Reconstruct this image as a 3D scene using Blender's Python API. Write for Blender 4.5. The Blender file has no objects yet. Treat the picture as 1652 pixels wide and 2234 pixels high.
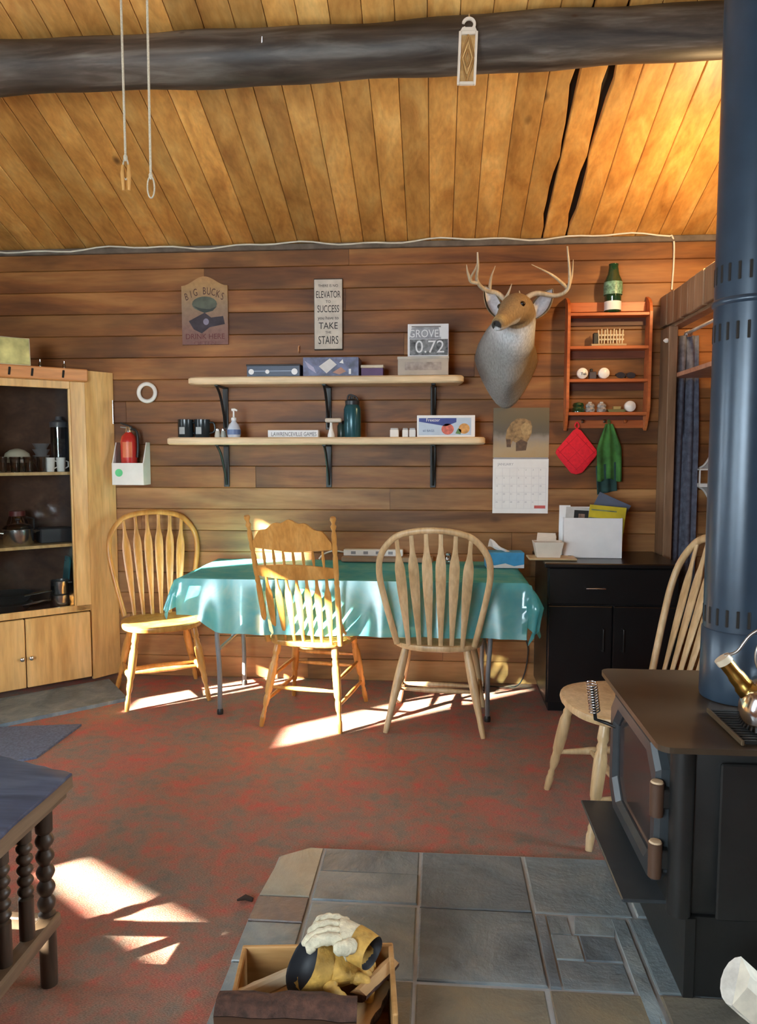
import bpy, bmesh, math, random
from mathutils import Vector, Matrix, Euler
random.seed(7)
SC = bpy.context.scene
COL = SC.collection
PI = math.pi

# ------------------------------------------------------------------ camera
FPX, CX, CY, CAMH = 1620.0, 826.0, 1117.0, 1.42      # photograph taken as 1652 x 2234
YAW, PIT = math.radians(4.5), math.radians(4.5)
cam = bpy.data.cameras.new('camera')
cam.sensor_fit = 'VERTICAL'; cam.sensor_height = 36.0
cam.lens = FPX / 2234.0 * 36.0
cam.clip_start = 0.02
camo = bpy.data.objects.new('camera', cam); COL.objects.link(camo)
camo.location = (0, 0, CAMH)
camo.rotation_euler = (PI/2 - PIT, 0, YAW)
SC.camera = camo

# ------------------------------------------------------------------ light
world = bpy.data.worlds.new('sky'); SC.world = world
world.use_nodes = True
wn = world.node_tree.nodes; bgn = wn['Background']
bgn.inputs['Color'].default_value = (0.80, 0.90, 1.0, 1)
bgn.inputs['Strength'].default_value = 22.0
SUN_T = 0.42                                          # tan of the sun's height
sund = bpy.data.lights.new('sun', 'SUN'); sund.energy = 190.0; sund.angle = math.radians(1.1)
sund.color = (1.0, 0.90, 0.74)
suno = bpy.data.objects.new('sun', sund); COL.objects.link(suno)
suno.rotation_euler = Vector((0.8, 0.6, -SUN_T)).to_track_quat('-Z', 'Y').to_euler()
suno.location = (-8, -6, 5)
SC.view_settings.view_transform = 'Standard'
SC.view_settings.look = 'None'
SC.view_settings.exposure = 0.55
SC.view_settings.gamma = 1.0
SC.view_settings.use_curve_mapping = False

# room measures (metres): camera stands at x = 0, y = 0
WY = 4.545          # face of the back wall
XL, XR, YR = -2.9, 2.6, -1.6
ZW = 2.683          # where the ceiling meets the back wall
SL = 0.364          # ceiling slope
def zceil(y): return ZW + SL*(WY - y)

# ------------------------------------------------------------------ pixel helpers
_fw = Vector((-math.sin(YAW)*math.cos(PIT), math.cos(YAW)*math.cos(PIT), -math.sin(PIT)))
_rt = Vector((math.cos(YAW), math.sin(YAW), 0)); _up = _rt.cross(_fw)
def ray(u, v): return _fw + _rt*((u-CX)/FPX) - _up*((v-CY)/FPX)
_C = Vector((0, 0, CAMH))
def oz(u, v, z): d = ray(u, v); return _C + d*((z-CAMH)/d.z)
def oy(u, v, y): d = ray(u, v); return _C + d*(y/d.y)
def ox(u, v, x): d = ray(u, v); return _C + d*(x/d.x)

# ------------------------------------------------------------------ mesh helpers
def V(*a): return Vector(a)
class MB:
    def __init__(s): s.bm = bmesh.new()
    def _join(s, other, M=None):
        vm = {}
        for v in other.verts: vm[v] = s.bm.verts.new(M @ v.co if M else v.co)
        for f in other.faces:
            try: nf = s.bm.faces.new([vm[v] for v in f.verts]); nf.smooth = f.smooth
            except ValueError: pass
        other.free()
    def box(s, c, sz, bev=0.0, rot=None, seg=1):
        b = bmesh.new(); bmesh.ops.create_cube(b, size=1.0)
        for v in b.verts: v.co = Vector((v.co.x*sz[0], v.co.y*sz[1], v.co.z*sz[2]))
        if bev: bmesh.ops.bevel(b, geom=b.edges[:], offset=bev, segments=seg, affect='EDGES', profile=0.5)
        M = Matrix.Translation(Vector(c))
        if rot is not None: M = M @ (rot if isinstance(rot, Matrix) else Euler(rot).to_matrix()).to_4x4()
        s._join(b, M); return s
    def bx(s, x0, x1, y0, y1, z0, z1, bev=0.0, seg=1):
        return s.box(((x0+x1)/2, (y0+y1)/2, (z0+z1)/2), (abs(x1-x0), abs(y1-y0), abs(z1-z0)), bev, None, seg)
    def loft(s, rings, caps=True, closed=True):
        R = [[s.bm.verts.new(Vector(p)) for p in r] for r in rings]
        n = len(R[0])
        for a, b in zip(R, R[1:]):
            for i in range(n if closed else n-1):
                j = (i+1) % n
                try: s.bm.faces.new((a[i], a[j], b[j], b[i]))
                except ValueError: pass
        if caps and closed:
            try: s.bm.faces.new(list(reversed(R[0])))
            except ValueError: pass
            try: s.bm.faces.new(R[-1])
            except ValueError: pass
        return s
    def tube(s, pts, rad, seg=10, caps=True, flat=1.0, cyc=False):
        pts = [Vector(p) for p in pts]; n = len(pts)
        if not hasattr(rad, '__len__'): rad = [rad]*n
        rings = []; nrm = None
        for i, p in enumerate(pts):
            if cyc: t = (pts[(i+1) % n] - pts[i-1])
            else: t = (pts[min(i+1, n-1)] - pts[max(i-1, 0)])
            t = t.normalized() if t.length > 1e-9 else Vector((0, 0, 1))
            if nrm is None:
                a = Vector((0, 0, 1)) if abs(t.z) < 0.9 else Vector((0, 1, 0))
                nrm = (a - t*a.dot(t)).normalized()
            else:
                nrm = (nrm - t*nrm.dot(t)).normalized()
            b = t.cross(nrm)
            rings.append([p + nrm*(rad[i]*math.cos(k*2*PI/seg)) + b*(rad[i]*flat*math.sin(k*2*PI/seg)) for k in range(seg)])
        if cyc: rings.append(rings[0])
        if cyc:
            R = [[s.bm.verts.new(p) for p in r] for r in rings[:-1]]
            for i in range(n):
                a, b = R[i], R[(i+1) % n]
                for k in range(seg):
                    j = (k+1) % seg
                    s.bm.faces.new((a[k], a[j], b[j], b[k]))
            return s
        return s.loft(rings, caps)
    def lathe(s, prof, seg=24, c=(0, 0, 0), M=None, caps=True):
        c = Vector(c); rings = []
        for r, z in prof:
            rg = []
            for k in range(seg):
                p = Vector((r*math.cos(2*PI*k/seg), r*math.sin(2*PI*k/seg), z))
                if M: p = M @ p
                rg.append(p + c)
            rings.append(rg)
        return s.loft(rings, caps)
    def prism(s, outline, d0, d1, f):
        """outline of (a, b); f(a, b, d) -> point; between depth d0 and d1"""
        return s.loft([[f(a, b, d0) for a, b in outline], [f(a, b, d1) for a, b in outline]])
    def grid(s, nx, ny, f, cyc=False):
        G = [[s.bm.verts.new(Vector(f(i/(nx-1), j/(ny-1)))) for i in range(nx)] for j in range(ny)]
        for j in range(ny-1):
            for i in range(nx-1):
                s.bm.faces.new((G[j][i], G[j][i+1], G[j+1][i+1], G[j+1][i]))
        return s
    def mesh(s, name, smooth=None):
        bmesh.ops.recalc_face_normals(s.bm, faces=s.bm.faces[:])
        me = bpy.data.meshes.new(name); s.bm.to_mesh(me); s.bm.free()
        if smooth is not None:
            for p in me.polygons: p.use_smooth = True
            me.set_sharp_from_angle(angle=math.radians(smooth))
        return me
    def build(s, name, m, parent=None, smooth=None, loc=None, rot=None):
        me = s.mesh(name, smooth); me.materials.append(m)
        return put(name, me, parent, loc, rot)
def put(name, me, parent=None, loc=None, rot=None):
    o = bpy.data.objects.new(name, me); COL.objects.link(o)
    if parent: o.parent = parent
    if loc is not None: o.location = loc
    if rot is not None: o.rotation_euler = rot
    return o
def crom(pts, n=6):
    """Catmull-Rom through points (any dimension tuples)"""
    P = [Vector(p) for p in pts]; P = [P[0]*2-P[1]] + P + [P[-1]*2-P[-2]]; out = []
    for i in range(1, len(P)-2):
        for k in range(n):
            t = k/n; a, b, c, d = P[i-1], P[i], P[i+1], P[i+2]
            out.append(0.5*((2*b)+(c-a)*t+(2*a-5*b+4*c-d)*t*t+(3*b-a-3*c+d)*t**3))
    out.append(P[-2]); return out
def tag(o, label, cat, group=None):
    o['label'] = label; o['category'] = cat
    if group: o['group'] = group
    return o
def struct(o): o['kind'] = 'structure'; return o
def thing(name, label, cat, loc=(0, 0, 0), rotz=0, group=None):
    o = bpy.data.objects.new(name, None); COL.objects.link(o)
    o.empty_display_size = 0.05
    o.location = loc; o.rotation_euler = (0, 0, rotz)
    return tag(o, label, cat, group)
def dup(root, loc, rotz=0, label=None, scale=None):
    r = root.copy(); COL.objects.link(r); r.location = loc; r.rotation_euler = (0, 0, rotz)
    if scale: r.scale = (scale,)*3
    if label: r['label'] = label
    for ch in list(root.children):
        c = ch.copy(); COL.objects.link(c); c.parent = r
        for g in ch.children:
            d = g.copy(); COL.objects.link(d); d.parent = c
    return r
def text(name, body, size, m, parent, loc, rot=(PI/2, 0, 0), sx=1.0, ext=0.0006, align='CENTER'):
    cu = bpy.data.curves.new('lettering_curve', 'FONT'); cu.body = body; cu.size = size
    cu.align_x = align; cu.align_y = 'CENTER'; cu.extrude = ext; cu.resolution_u = 3
    t = bpy.data.objects.new('lettering_curve', cu); COL.objects.link(t)
    bpy.context.view_layer.update()
    me = bpy.data.meshes.new_from_object(t.evaluated_get(bpy.context.evaluated_depsgraph_get()))
    bpy.data.objects.remove(t); bpy.data.curves.remove(cu)
    me.materials.clear(); me.materials.append(m)
    o = put(name, me, parent, loc, rot); o.scale = (sx, 1, 1)
    return o

# ------------------------------------------------------------------ materials
class NT:
    def __init__(s, name):
        s.m = bpy.data.materials.new(name); s.m.use_nodes = True
        s.n = s.m.node_tree.nodes; s.l = s.m.node_tree.links
        s.b = s.n['Principled BSDF']; s.out = s.n['Material Output']
    def new(s, t, **k):
        nd = s.n.new(t)
        for a, b in k.items(): setattr(nd, a, b)
        return nd
    def link(s, a, b): s.l.new(a, b)
    def coords(s, scale=(1, 1, 1), rnd=True, kind='Object'):
        tc = s.new('ShaderNodeTexCoord'); mp = s.new('ShaderNodeMapping')
        mp.inputs['Scale'].default_value = scale
        if rnd:
            oi = s.new('ShaderNodeObjectInfo'); va = s.new('ShaderNodeVectorMath', operation='MULTIPLY_ADD')
            mu = s.new('ShaderNodeMath', operation='MULTIPLY'); mu.inputs[1].default_value = 37.0
            s.link(oi.outputs['Random'], mu.inputs[0])
            va.inputs[1].default_value = (1, 1, 1)
            s.link(tc.outputs[kind], va.inputs[0]); s.link(mu.outputs[0], va.inputs[2])
            s.link(va.outputs[0], mp.inputs['Vector'])
        else: s.link(tc.outputs[kind], mp.inputs['Vector'])
        return mp.outputs['Vector']
    def noise(s, vec, scale, detail=4, rough=0.55, dist=0.0):
        nd = s.new('ShaderNodeTexNoise'); nd.inputs['Scale'].default_value = scale
        nd.inputs['Detail'].default_value = detail; nd.inputs['Roughness'].default_value = rough
        nd.inputs['Distortion'].default_value = dist
        s.link(vec, nd.inputs['Vector']); return nd.outputs['Fac']
    def ramp(s, fac, stops):
        r = s.new('ShaderNodeValToRGB'); el = r.color_ramp.elements
        while len(el) > 1: el.remove(el[-1])
        el[0].position = stops[0][0]; el[0].color = (*stops[0][1], 1)
        for p, c in stops[1:]:
            e = el.new(p); e.color = (*c, 1)
        s.link(fac, r.inputs['Fac']); return r.outputs['Color']
    def mix(s, a, b, fac, mode='MIX'):
        m = s.new('ShaderNodeMix', data_type='RGBA', blend_type=mode)
        def put_(v, i):
            if isinstance(v, (tuple, list)): m.inputs[i].default_value = (*v, 1)
            else: s.link(v, m.inputs[i])
        put_(a, 6); put_(b, 7)
        if isinstance(fac, (int, float)): m.inputs[0].default_value = fac
        else: s.link(fac, m.inputs[0])
        return m.outputs[2]
    def bump(s, h, strength=0.3, dist=0.01):
        b = s.new('ShaderNodeBump'); b.inputs['Strength'].default_value = strength
        b.inputs['Distance'].default_value = dist
        s.link(h, b.inputs['Height']); s.link(b.outputs['Normal'], s.b.inputs['Normal'])
    def color(s, c): s.link(c, s.b.inputs['Base Color'])
def plain(name, c, rough=0.5, metal=0.0, var=0.12, nscale=14.0, bump=0.0, spec=None, coat=0.0):
    t = NT(name); vec = t.coords()
    f = t.noise(vec, nscale, 3)
    lo = tuple(x*(1-var) for x in c); hi = tuple(min(1, x*(1+var)) for x in c)
    t.color(t.ramp(f, [(0.3, lo), (0.7, hi)]))
    t.b.inputs['Roughness'].default_value = rough; t.b.inputs['Metallic'].default_value = metal
    if spec is not None: t.b.inputs['Specular IOR Level'].default_value = spec
    if coat: t.b.inputs['Coat Weight'].default_value = coat
    if bump: t.bump(t.noise(vec, nscale*4, 4), bump, 0.004)
    return t.m
def wood(name, dark, mid, light, axis='X', scale=1.0, rough=0.45, knots=0.0, var=0.25, streak=None, spec=0.4, kc=(0.05, 0.02, 0.01), blotch=0.0):
    t = NT(name)
    st = {'X': (0.12, 1, 1), 'Y': (1, 0.12, 1), 'Z': (1, 1, 0.12)}[axis]
    vec = t.coords(st)
    f1 = t.noise(vec, 9*scale, 6, 0.6, 0.6); f2 = t.noise(vec, 55*scale, 3, 0.5)
    c = t.ramp(f1, [(0.28, dark), (0.5, mid), (0.72, light)])
    fine = t.ramp(f2, [(0.3, (0.72, 0.72, 0.72)), (0.65, (1.08, 1.08, 1.08))])
    c = t.mix(c, fine, 0.6, 'MULTIPLY')
    if blotch:
        fb = t.noise(t.coords(tuple(0.45 if k == 0.12 else 1 for k in st)), 3.2, 3, 0.5, 0.4)
        c = t.mix(c, t.ramp(fb, [(0.33, (1-blotch,)*3), (0.6, (1.0,)*3)]), 1.0, 'MULTIPLY')
    oi = t.new('ShaderNodeObjectInfo')
    rv = t.ramp(oi.outputs['Random'], [(0.0, (1-var,)*3), (1.0, (1+var,)*3)])
    c = t.mix(c, rv, 1.0, 'MULTIPLY')
    if knots:
        kv = t.coords(tuple(0.55 if k == 0.12 else 1 for k in st))
        vo = t.new('ShaderNodeTexVoronoi'); vo.inputs['Scale'].default_value = 3.4*scale; t.link(kv, vo.inputs['Vector'])
        kr = t.ramp(vo.outputs['Distance'], [(0.0, (1, 1, 1)), (0.035*knots, (0.8, 0.8, 0.8)), (0.09*knots, (0, 0, 0))])
        c = t.mix(c, kc, kr)
    t.color(c); t.b.inputs['Roughness'].default_value = rough
    t.b.inputs['Specular IOR Level'].default_value = spec
    t.bump(f2, 0.15, 0.003)
    return t.m
def glassy(name, c=(1, 1, 1), alpha=0.2, rough=0.03):
    """thin glass: see-through with a glossy skin"""
    t = NT(name); t.n.remove(t.b)
    tr = t.new('ShaderNodeBsdfTransparent'); tr.inputs['Color'].default_value = (*c, 1)
    gl = t.new('ShaderNodeBsdfGlossy'); gl.inputs['Roughness'].default_value = rough
    fr = t.new('ShaderNodeFresnel'); fr.inputs['IOR'].default_value = 1.45
    ad = t.new('ShaderNodeMath', operation='ADD', use_clamp=True); ad.inputs[1].default_value = alpha
    t.link(fr.outputs[0], ad.inputs[0])
    mx = t.new('ShaderNodeMixShader'); t.link(ad.outputs[0], mx.inputs[0]); t.link(tr.outputs[0], mx.inputs[1]); t.link(gl.outputs[0], mx.inputs[2])
    t.link(mx.outputs[0], t.out.inputs['Surface']); return t.m

M = {}
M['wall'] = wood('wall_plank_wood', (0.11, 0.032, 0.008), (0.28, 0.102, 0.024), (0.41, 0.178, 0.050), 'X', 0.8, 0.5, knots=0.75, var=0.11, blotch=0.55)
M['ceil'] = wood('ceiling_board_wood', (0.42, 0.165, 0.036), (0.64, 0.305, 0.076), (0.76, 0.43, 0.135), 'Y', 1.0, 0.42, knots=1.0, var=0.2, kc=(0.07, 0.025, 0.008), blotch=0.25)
M['wallpalelit'] = wood('pale_lit_wall_plank_wood', (0.17, 0.065, 0.02), (0.36, 0.165, 0.055), (0.48, 0.255, 0.10), 'X', 0.8, 0.5, knots=0.8, var=0.12, blotch=0.4)  # lower rows: paler boards, partly with bounced light put into the colour
M['gapdark'] = plain('dark_gap', (0.012, 0.008, 0.005), 0.9)
M['bark'] = plain('dark_bark_edge', (0.03, 0.016, 0.01), 0.9, bump=0.6)
M['beam'] = wood('weathered_log', (0.020, 0.012, 0.008), (0.082, 0.058, 0.042), (0.22, 0.185, 0.15), 'X', 1.5, 0.5, knots=0.6, var=0.0, blotch=0.5)
M['white'] = plain('white_paint', (0.78, 0.76, 0.72), 0.5, var=0.04)
M['paper'] = plain('white_paper', (0.80, 0.80, 0.80), 0.75, var=0.03)
M['black'] = plain('black_iron', (0.012, 0.012, 0.012), 0.45, var=0.2)
M['ink'] = plain('black_ink', (0.015, 0.014, 0.014), 0.7)
M['pine'] = wood('pale_pine', (0.62, 0.43, 0.24), (0.74, 0.56, 0.34), (0.82, 0.66, 0.44), 'X', 1.0, 0.5, knots=0.6, var=0.05)
M['oak'] = wood('honey_oak', (0.34, 0.17, 0.06), (0.52, 0.29, 0.11), (0.66, 0.42, 0.19), 'Z', 1.6, 0.32, var=0.08)
M['oak2'] = wood('golden_oak', (0.36, 0.145, 0.03), (0.50, 0.23, 0.055), (0.62, 0.33, 0.10), 'Z', 1.6, 0.3, var=0.05)
M['ash'] = wood('pale_ash_wood', (0.38, 0.24, 0.11), (0.52, 0.35, 0.18), (0.64, 0.47, 0.28), 'Z', 1.6, 0.35, var=0.06)
M['cab'] = wood('cabinet_fir', (0.50, 0.27, 0.085), (0.66, 0.40, 0.15), (0.76, 0.50, 0.22), 'Z', 1.0, 0.35, knots=0.3, var=0.05)
M['cabx'] = wood('cabinet_crown_wood', (0.48, 0.18, 0.05), (0.60, 0.25, 0.08), (0.70, 0.33, 0.12), 'X', 1.0, 0.4, var=0.03)
M['redwood'] = wood('red_stained_wood', (0.34, 0.075, 0.02), (0.50, 0.13, 0.035), (0.60, 0.20, 0.06), 'X', 1.0, 0.4, var=0.06)
M['trim'] = wood('closet_trim_wood', (0.16, 0.085, 0.04), (0.27, 0.16, 0.09), (0.36, 0.23, 0.14), 'Z', 1.0, 0.5, var=0.14)
M['steel'] = plain('brushed_steel', (0.62, 0.62, 0.62), 0.22, 1.0, var=0.06)
M['stove'] = plain('stove_iron', (0.012, 0.0122, 0.0118), 0.40, 0.0, var=0.15, bump=0.1)
M['stovelit'] = plain('lit_stove_iron', (0.045, 0.052, 0.058), 0.33, 0.2, var=0.12)  # lighter bluish copy of the stove iron, window light put into the colour
M['stovetop'] = plain('stove_top_iron', (0.062, 0.042, 0.026), 0.36, 0.3, var=0.25, nscale=5)
M['pipe'] = plain('flue_pipe_paint', (0.026, 0.044, 0.068), 0.30, 0.2, var=0.1)
M['glass'] = glassy('clear_glass', (0.95, 0.97, 0.96), 0.03)
M['cabglass'] = glassy('cabinet_glass', (0.92, 0.93, 0.92), 0.0, 0.05)
M['stoveglass'] = plain('smoked_glass', (0.035, 0.028, 0.028), 0.12, var=0.3, nscale=6)

def carpet():
    t = NT('red_mottled_carpet'); v = t.coords((1, 1, 1), False)
    f1 = t.noise(v, 4.0, 6, 0.68, 0.4); f2 = t.noise(v, 17, 4, 0.62); f3 = t.noise(t.coords((1, 3, 1), False), 150, 3)
    c1 = t.ramp(f1, [(0.28, (0.20, 0.18, 0.15)), (0.44, (0.29, 0.21, 0.16)), (0.53, (0.42, 0.16, 0.11)), (0.64, (0.58, 0.12, 0.09)), (0.8, (0.38, 0.12, 0.09))])
    c2 = t.ramp(f2, [(0.36, (0.22, 0.205, 0.18)), (0.5, (0.35, 0.22, 0.17)), (0.66, (0.56, 0.15, 0.12))])
    c = t.mix(c1, c2, 0.5)
    c = t.mix(c, t.ramp(f3, [(0.3, (0.55, 0.55, 0.55)), (0.7, (1.25, 1.25, 1.25))]), 0.85, 'MULTIPLY')
    t.color(c); t.b.inputs['Roughness'].default_value = 0.95; t.b.inputs['Specular IOR Level'].default_value = 0.1
    t.bump(f3, 0.7, 0.012); return t.m
M['carpet'] = carpet()
def slate(name, a, b, c, sc=4.0):
    t = NT(name); v = t.coords()
    f = t.noise(v, sc, 6, 0.6, 0.8); g = t.noise(v, sc*6, 5, 0.6)
    col = t.ramp(f, [(0.28, a), (0.5, b), (0.72, c)])
    oi = t.new('ShaderNodeObjectInfo')
    col = t.mix(col, t.ramp(oi.outputs['Random'], [(0, (0.8, 0.8, 0.82)), (1, (1.2, 1.18, 1.12))]), 1.0, 'MULTIPLY')
    t.color(col); t.b.inputs['Roughness'].default_value = 0.42
    t.bump(t.mix(f, g, 0.35), 0.8, 0.02); return t.m
M['slate'] = slate('grey_slate', (0.095, 0.122, 0.142), (0.17, 0.21, 0.235), (0.265, 0.295, 0.30))
M['slatebuff'] = slate('buff_slate', (0.24, 0.24, 0.20), (0.34, 0.335, 0.28), (0.40, 0.39, 0.33))
M['slaterust'] = slate('rusty_slate', (0.085, 0.08, 0.065), (0.14, 0.128, 0.10), (0.21, 0.165, 0.10), 3)
M['slatepink'] = slate('pinkish_slate', (0.13, 0.115, 0.12), (0.20, 0.165, 0.155), (0.27, 0.21, 0.17), 5)
M['grout'] = plain('grout', (0.33, 0.34, 0.34), 0.9, bump=0.3)

# ================================================================== setting
def box_obj(name, x0, x1, y0, y1, z0, z1, m, parent=None, bev=0.0):
    return MB().bx(x0, x1, y0, y1, z0, z1, bev).build(name, m, parent)

fl = struct(box_obj('floor', XL-0.15, XR+0.15, YR-0.15, WY+0.12, -0.12, 0.0, M['carpet']))

# back wall: backing + planks
wb = struct(box_obj('wall_back', XL-0.15, XR+0.15, WY+0.014, WY+0.12, 0.0, ZW+0.08, M['gapdark']))
PH = 0.1342
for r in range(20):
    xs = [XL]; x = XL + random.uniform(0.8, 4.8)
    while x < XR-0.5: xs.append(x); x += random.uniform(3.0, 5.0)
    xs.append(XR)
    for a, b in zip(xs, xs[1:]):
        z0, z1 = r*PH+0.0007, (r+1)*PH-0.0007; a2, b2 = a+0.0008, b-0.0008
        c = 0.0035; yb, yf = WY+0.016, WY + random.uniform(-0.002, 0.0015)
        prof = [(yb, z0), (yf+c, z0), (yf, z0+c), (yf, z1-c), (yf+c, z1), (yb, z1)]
        MB().loft([[(a2, y, z) for y, z in prof], [(b2, y, z) for y, z in prof]]).build('plank', M['wallpalelit'] if r in (0, 1, 2, 3, 4, 5, 6, 7, 8) else M['wall'], wb)

# ceiling: backing + boards running down the slope
cb = MB()
cb.loft([[(x, WY+0.12, zceil(WY+0.12)+0.03), (x, YR-0.15, zceil(YR-0.15)+0.03), (x, YR-0.15, zceil(YR-0.15)+0.12), (x, WY+0.12, zceil(WY+0.12)+0.12)] for x in (XL-0.15, XR+0.15)])
ceil = struct(cb.build('ceiling', M['gapdark']))
BW = 0.1325
def wavy(x, y, amp, seed):
    return x + amp*(math.sin(y*9+seed)*0.5 + math.sin(y*23+seed*2.1)*0.3 + math.sin(y*51+seed*3.7)*0.2)
k = -22
while -0.05 + k*BW < XR:
    x0, x1 = max(-0.05+k*BW, XL), min(-0.05+(k+1)*BW, XR); k += 1
    if x1 - x0 < 0.01: continue
    bark0 = bark1 = 0.0
    if abs(x1-0.6125) < 0.01: bark1 = 0.017          # live edges left and right of one board
    if abs(x1-0.745) < 0.01: bark1 = 0.012
    if abs(x0-0.745) < 0.01: bark0 = 0.012
    rings = []; ch = 0.004; n = 60 if (bark0 or bark1) else 2
    for i in range(n):
        y = WY+0.01 + (YR-WY-0.01)*i/(n-1); dz = zceil(y)
        fade = 1.0 if y > 3.0 else 0.4
        a = x0+0.0012 + (max(0, wavy(bark0, y, bark0, 1.3))*fade if bark0 else 0)
        b = x1-0.0012 - (max(0, wavy(bark1, y, bark1, 0.4+x1))*fade if bark1 else 0)
        rings.append([(a, y, dz+0.034), (a, y, dz+ch), (a+ch, y, dz), (b-ch, y, dz), (b, y, dz+ch), (b, y, dz+0.034)])
    MB().loft(rings).build('ceiling_board', M['ceil'], ceil)

# side and rear walls out of view, window openings placed to produce the light
def wall_cells(mb, cuts_a, cuts_z, holes, f):
    for a0, a1 in zip(cuts_a, cuts_a[1:]):
        for z0, z1 in zip(cuts_z, cuts_z[1:]):
            am, zm = (a0+a1)/2, (z0+z1)/2
            if any(h[0] < am < h[1] and h[2] < zm < h[3] for h in holes): continue
            f(mb, a0, a1, z0, z1)
def side_wall(name, x0, x1, holes, extra=None):
    ca = sorted({YR-0.15, WY+0.12, *[h[0] for h in holes], *[h[1] for h in holes]})
    cz = sorted({0.0, 2.45, *[h[2] for h in holes], *[h[3] for h in holes]})
    mb = MB(); wall_cells(mb, ca, cz, holes, lambda m, a, b, c, d: m.bx(x0, x1, a, b, c, d))
    mb.prism([(YR-0.15, 2.45), (WY+0.12, 2.45), (WY+0.12, zceil(WY+0.12)+0.05), (YR-0.15, zceil(YR-0.15)+0.05)], x0, x1, lambda a, b, d: (d, a, b))
    if extra: extra(mb)
    return struct(mb.build(name, M['wall']))
HL = [(2.86, 3.20, 0.62, 2.03), (1.74, 2.12, 1.12, 1.99), (0.02, 1.16, 0.72, 1.52), (-1.45, -0.15, 0.75, 2.2)]
def slanted(mb):      # third left opening is a made-up slanting slot shaped to cast the carpet stripe
    y0, y1, z0, z1 = HL[2]; w = 0.055
    lo = lambda y: 0.828 + (1.14-y)/1.04*0.385
    mb.prism([(y0, z0), (y1, z0), (y1, lo(y1)), (y0, lo(y0))], XL-0.02, XL, lambda a, b, d: (d, a, b))
    mb.prism([(y0, z1), (y1, z1), (y1, lo(y1)+w), (y0, min(z1-0.001, lo(y0)+w))], XL-0.02, XL, lambda a, b, d: (d, a, b))
wl = side_wall('wall_left', XL-0.15, XL, HL, slanted)
HR = [(1.35, 2.65, 0.95, 2.25)]
wr = side_wall('wall_right', XR, XR+0.15, HR)
HB = [(-2.5, -0.7, 0.9, 2.3)]
mb = MB(); ca = sorted({XL-0.15, XR+0.15, *[h[0] for h in HB], *[h[1] for h in HB]}); cz = sorted({0.0, zceil(YR)+0.05, 0.9, 2.3})
wall_cells(mb, ca, cz, HB, lambda m, a, b, c, d: m.bx(a, b, YR-0.15, YR, c, d))
wrear = struct(mb.build('wall_rear', M['wall']))
def window(n, axis, pos, h):
    a0, a1, z0, z1 = h; fw = 0.035; d0, d1 = pos-0.03, pos+0.03
    root = bpy.data.objects.new('window_%d' % n, None); COL.objects.link(root); struct(root); root.empty_display_size = 0.05
    def b(mb, p, q, r, s, e0=d0, e1=d1):
        if axis == 'x': mb.bx(e0, e1, p, q, r, s)
        else: mb.bx(p, q, e0, e1, r, s)
    mb = MB(); b(mb, a0, a0+fw, z0, z1); b(mb, a1-fw, a1, z0, z1); b(mb, a0+fw, a1-fw, z0, z0+fw); b(mb, a0+fw, a1-fw, z1-fw, z1)
    if n == 3: fw = 0.004; mb.bm.free(); mb = MB(); b(mb, a0, a0+fw, z0, z1); b(mb, a1-fw, a1, z0, z1)
    mb.build('window_frame', M['trim'], root)
    mb = MB(); b(mb, a0+fw, a1-fw, z0+fw, z1-fw, pos-0.003, pos+0.003); mb.build('pane', M['glass'], root)
    pl = bpy.data.lights.new('window_portal', 'AREA'); pl.shape = 'RECTANGLE'; pl.cycles.is_portal = True
    pl.size = a1-a0; pl.size_y = z1-z0
    po = bpy.data.objects.new('window_portal', pl); COL.objects.link(po)
    if axis == 'x':
        po.location = (pos, (a0+a1)/2, (z0+z1)/2); s = 1 if pos < 0 else -1
        po.rotation_euler = Vector((s, 0, 0)).to_track_quat('-Z', 'Z').to_euler()
    else:
        po.location = ((a0+a1)/2, pos, (z0+z1)/2); po.rotation_euler = Vector((0, 1, 0)).to_track_quat('-Z', 'Z').to_euler()
for i, h in enumerate(HL): window(i+1, 'x', XL-0.08, h)
for i, h in enumerate(HR): window(i+5, 'x', XR+0.08, h)
for i, h in enumerate(HB): window(i+6, 'y', YR-0.08, h)

# log beam under the ceiling
pts = []; rad = []
for i in range(60):
    f = i/59; x = XL-0.05 + f*(XR-XL+0.1)
    z = 3.093 + 0.010*x + 0.006*math.sin(x*2.1) - SL*0
    y = 3.19 + 0.006*math.sin(x*1.7+1)
    pts.append((x, y, z-0.012)); rad.append(0.104 + 0.004*math.sin(x*5.3) + 0.003*math.sin(x*13+2))
struct(MB().tube(pts, rad, 28).build('trim_1', M['beam'], None, 60))['label'] = 'dark weathered round log beam under the board ceiling'

# low wooden closet on the right: post, header of upright boards
XC = 1.333
post = struct(MB().bx(XC-0.03, XC+0.02, WY-0.17, WY-0.004, 0.0, 2.14, 0.004).build('trim_2', M['trim']))
post['label'] = 'upright wooden post at the edge of the closet opening'
hd = struct(MB().bx(XC-0.005, XC+0.06, 2.75, WY-0.003, 2.135, 2.20, 0.004).build('trim_3', M['trim']))
hd['label'] = 'closet header faced with upright boards'
y = WY-0.003
while y > 2.8:
    w = random.uniform(0.105, 0.13)
    MB().bx(XC-0.03-random.uniform(0, 0.006), XC-0.006, y-w+0.003, y-0.002, 2.15+random.uniform(-0.004, 0.004), 2.325+random.uniform(-0.004, 0.006), 0.004).build('header_board', M['trim'], hd)
    y -= w
struct(MB().bx(XC+0.0, XR, 2.75, 2.80, 0.0, 2.135).build('wall_closet', M['wall']))

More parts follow.
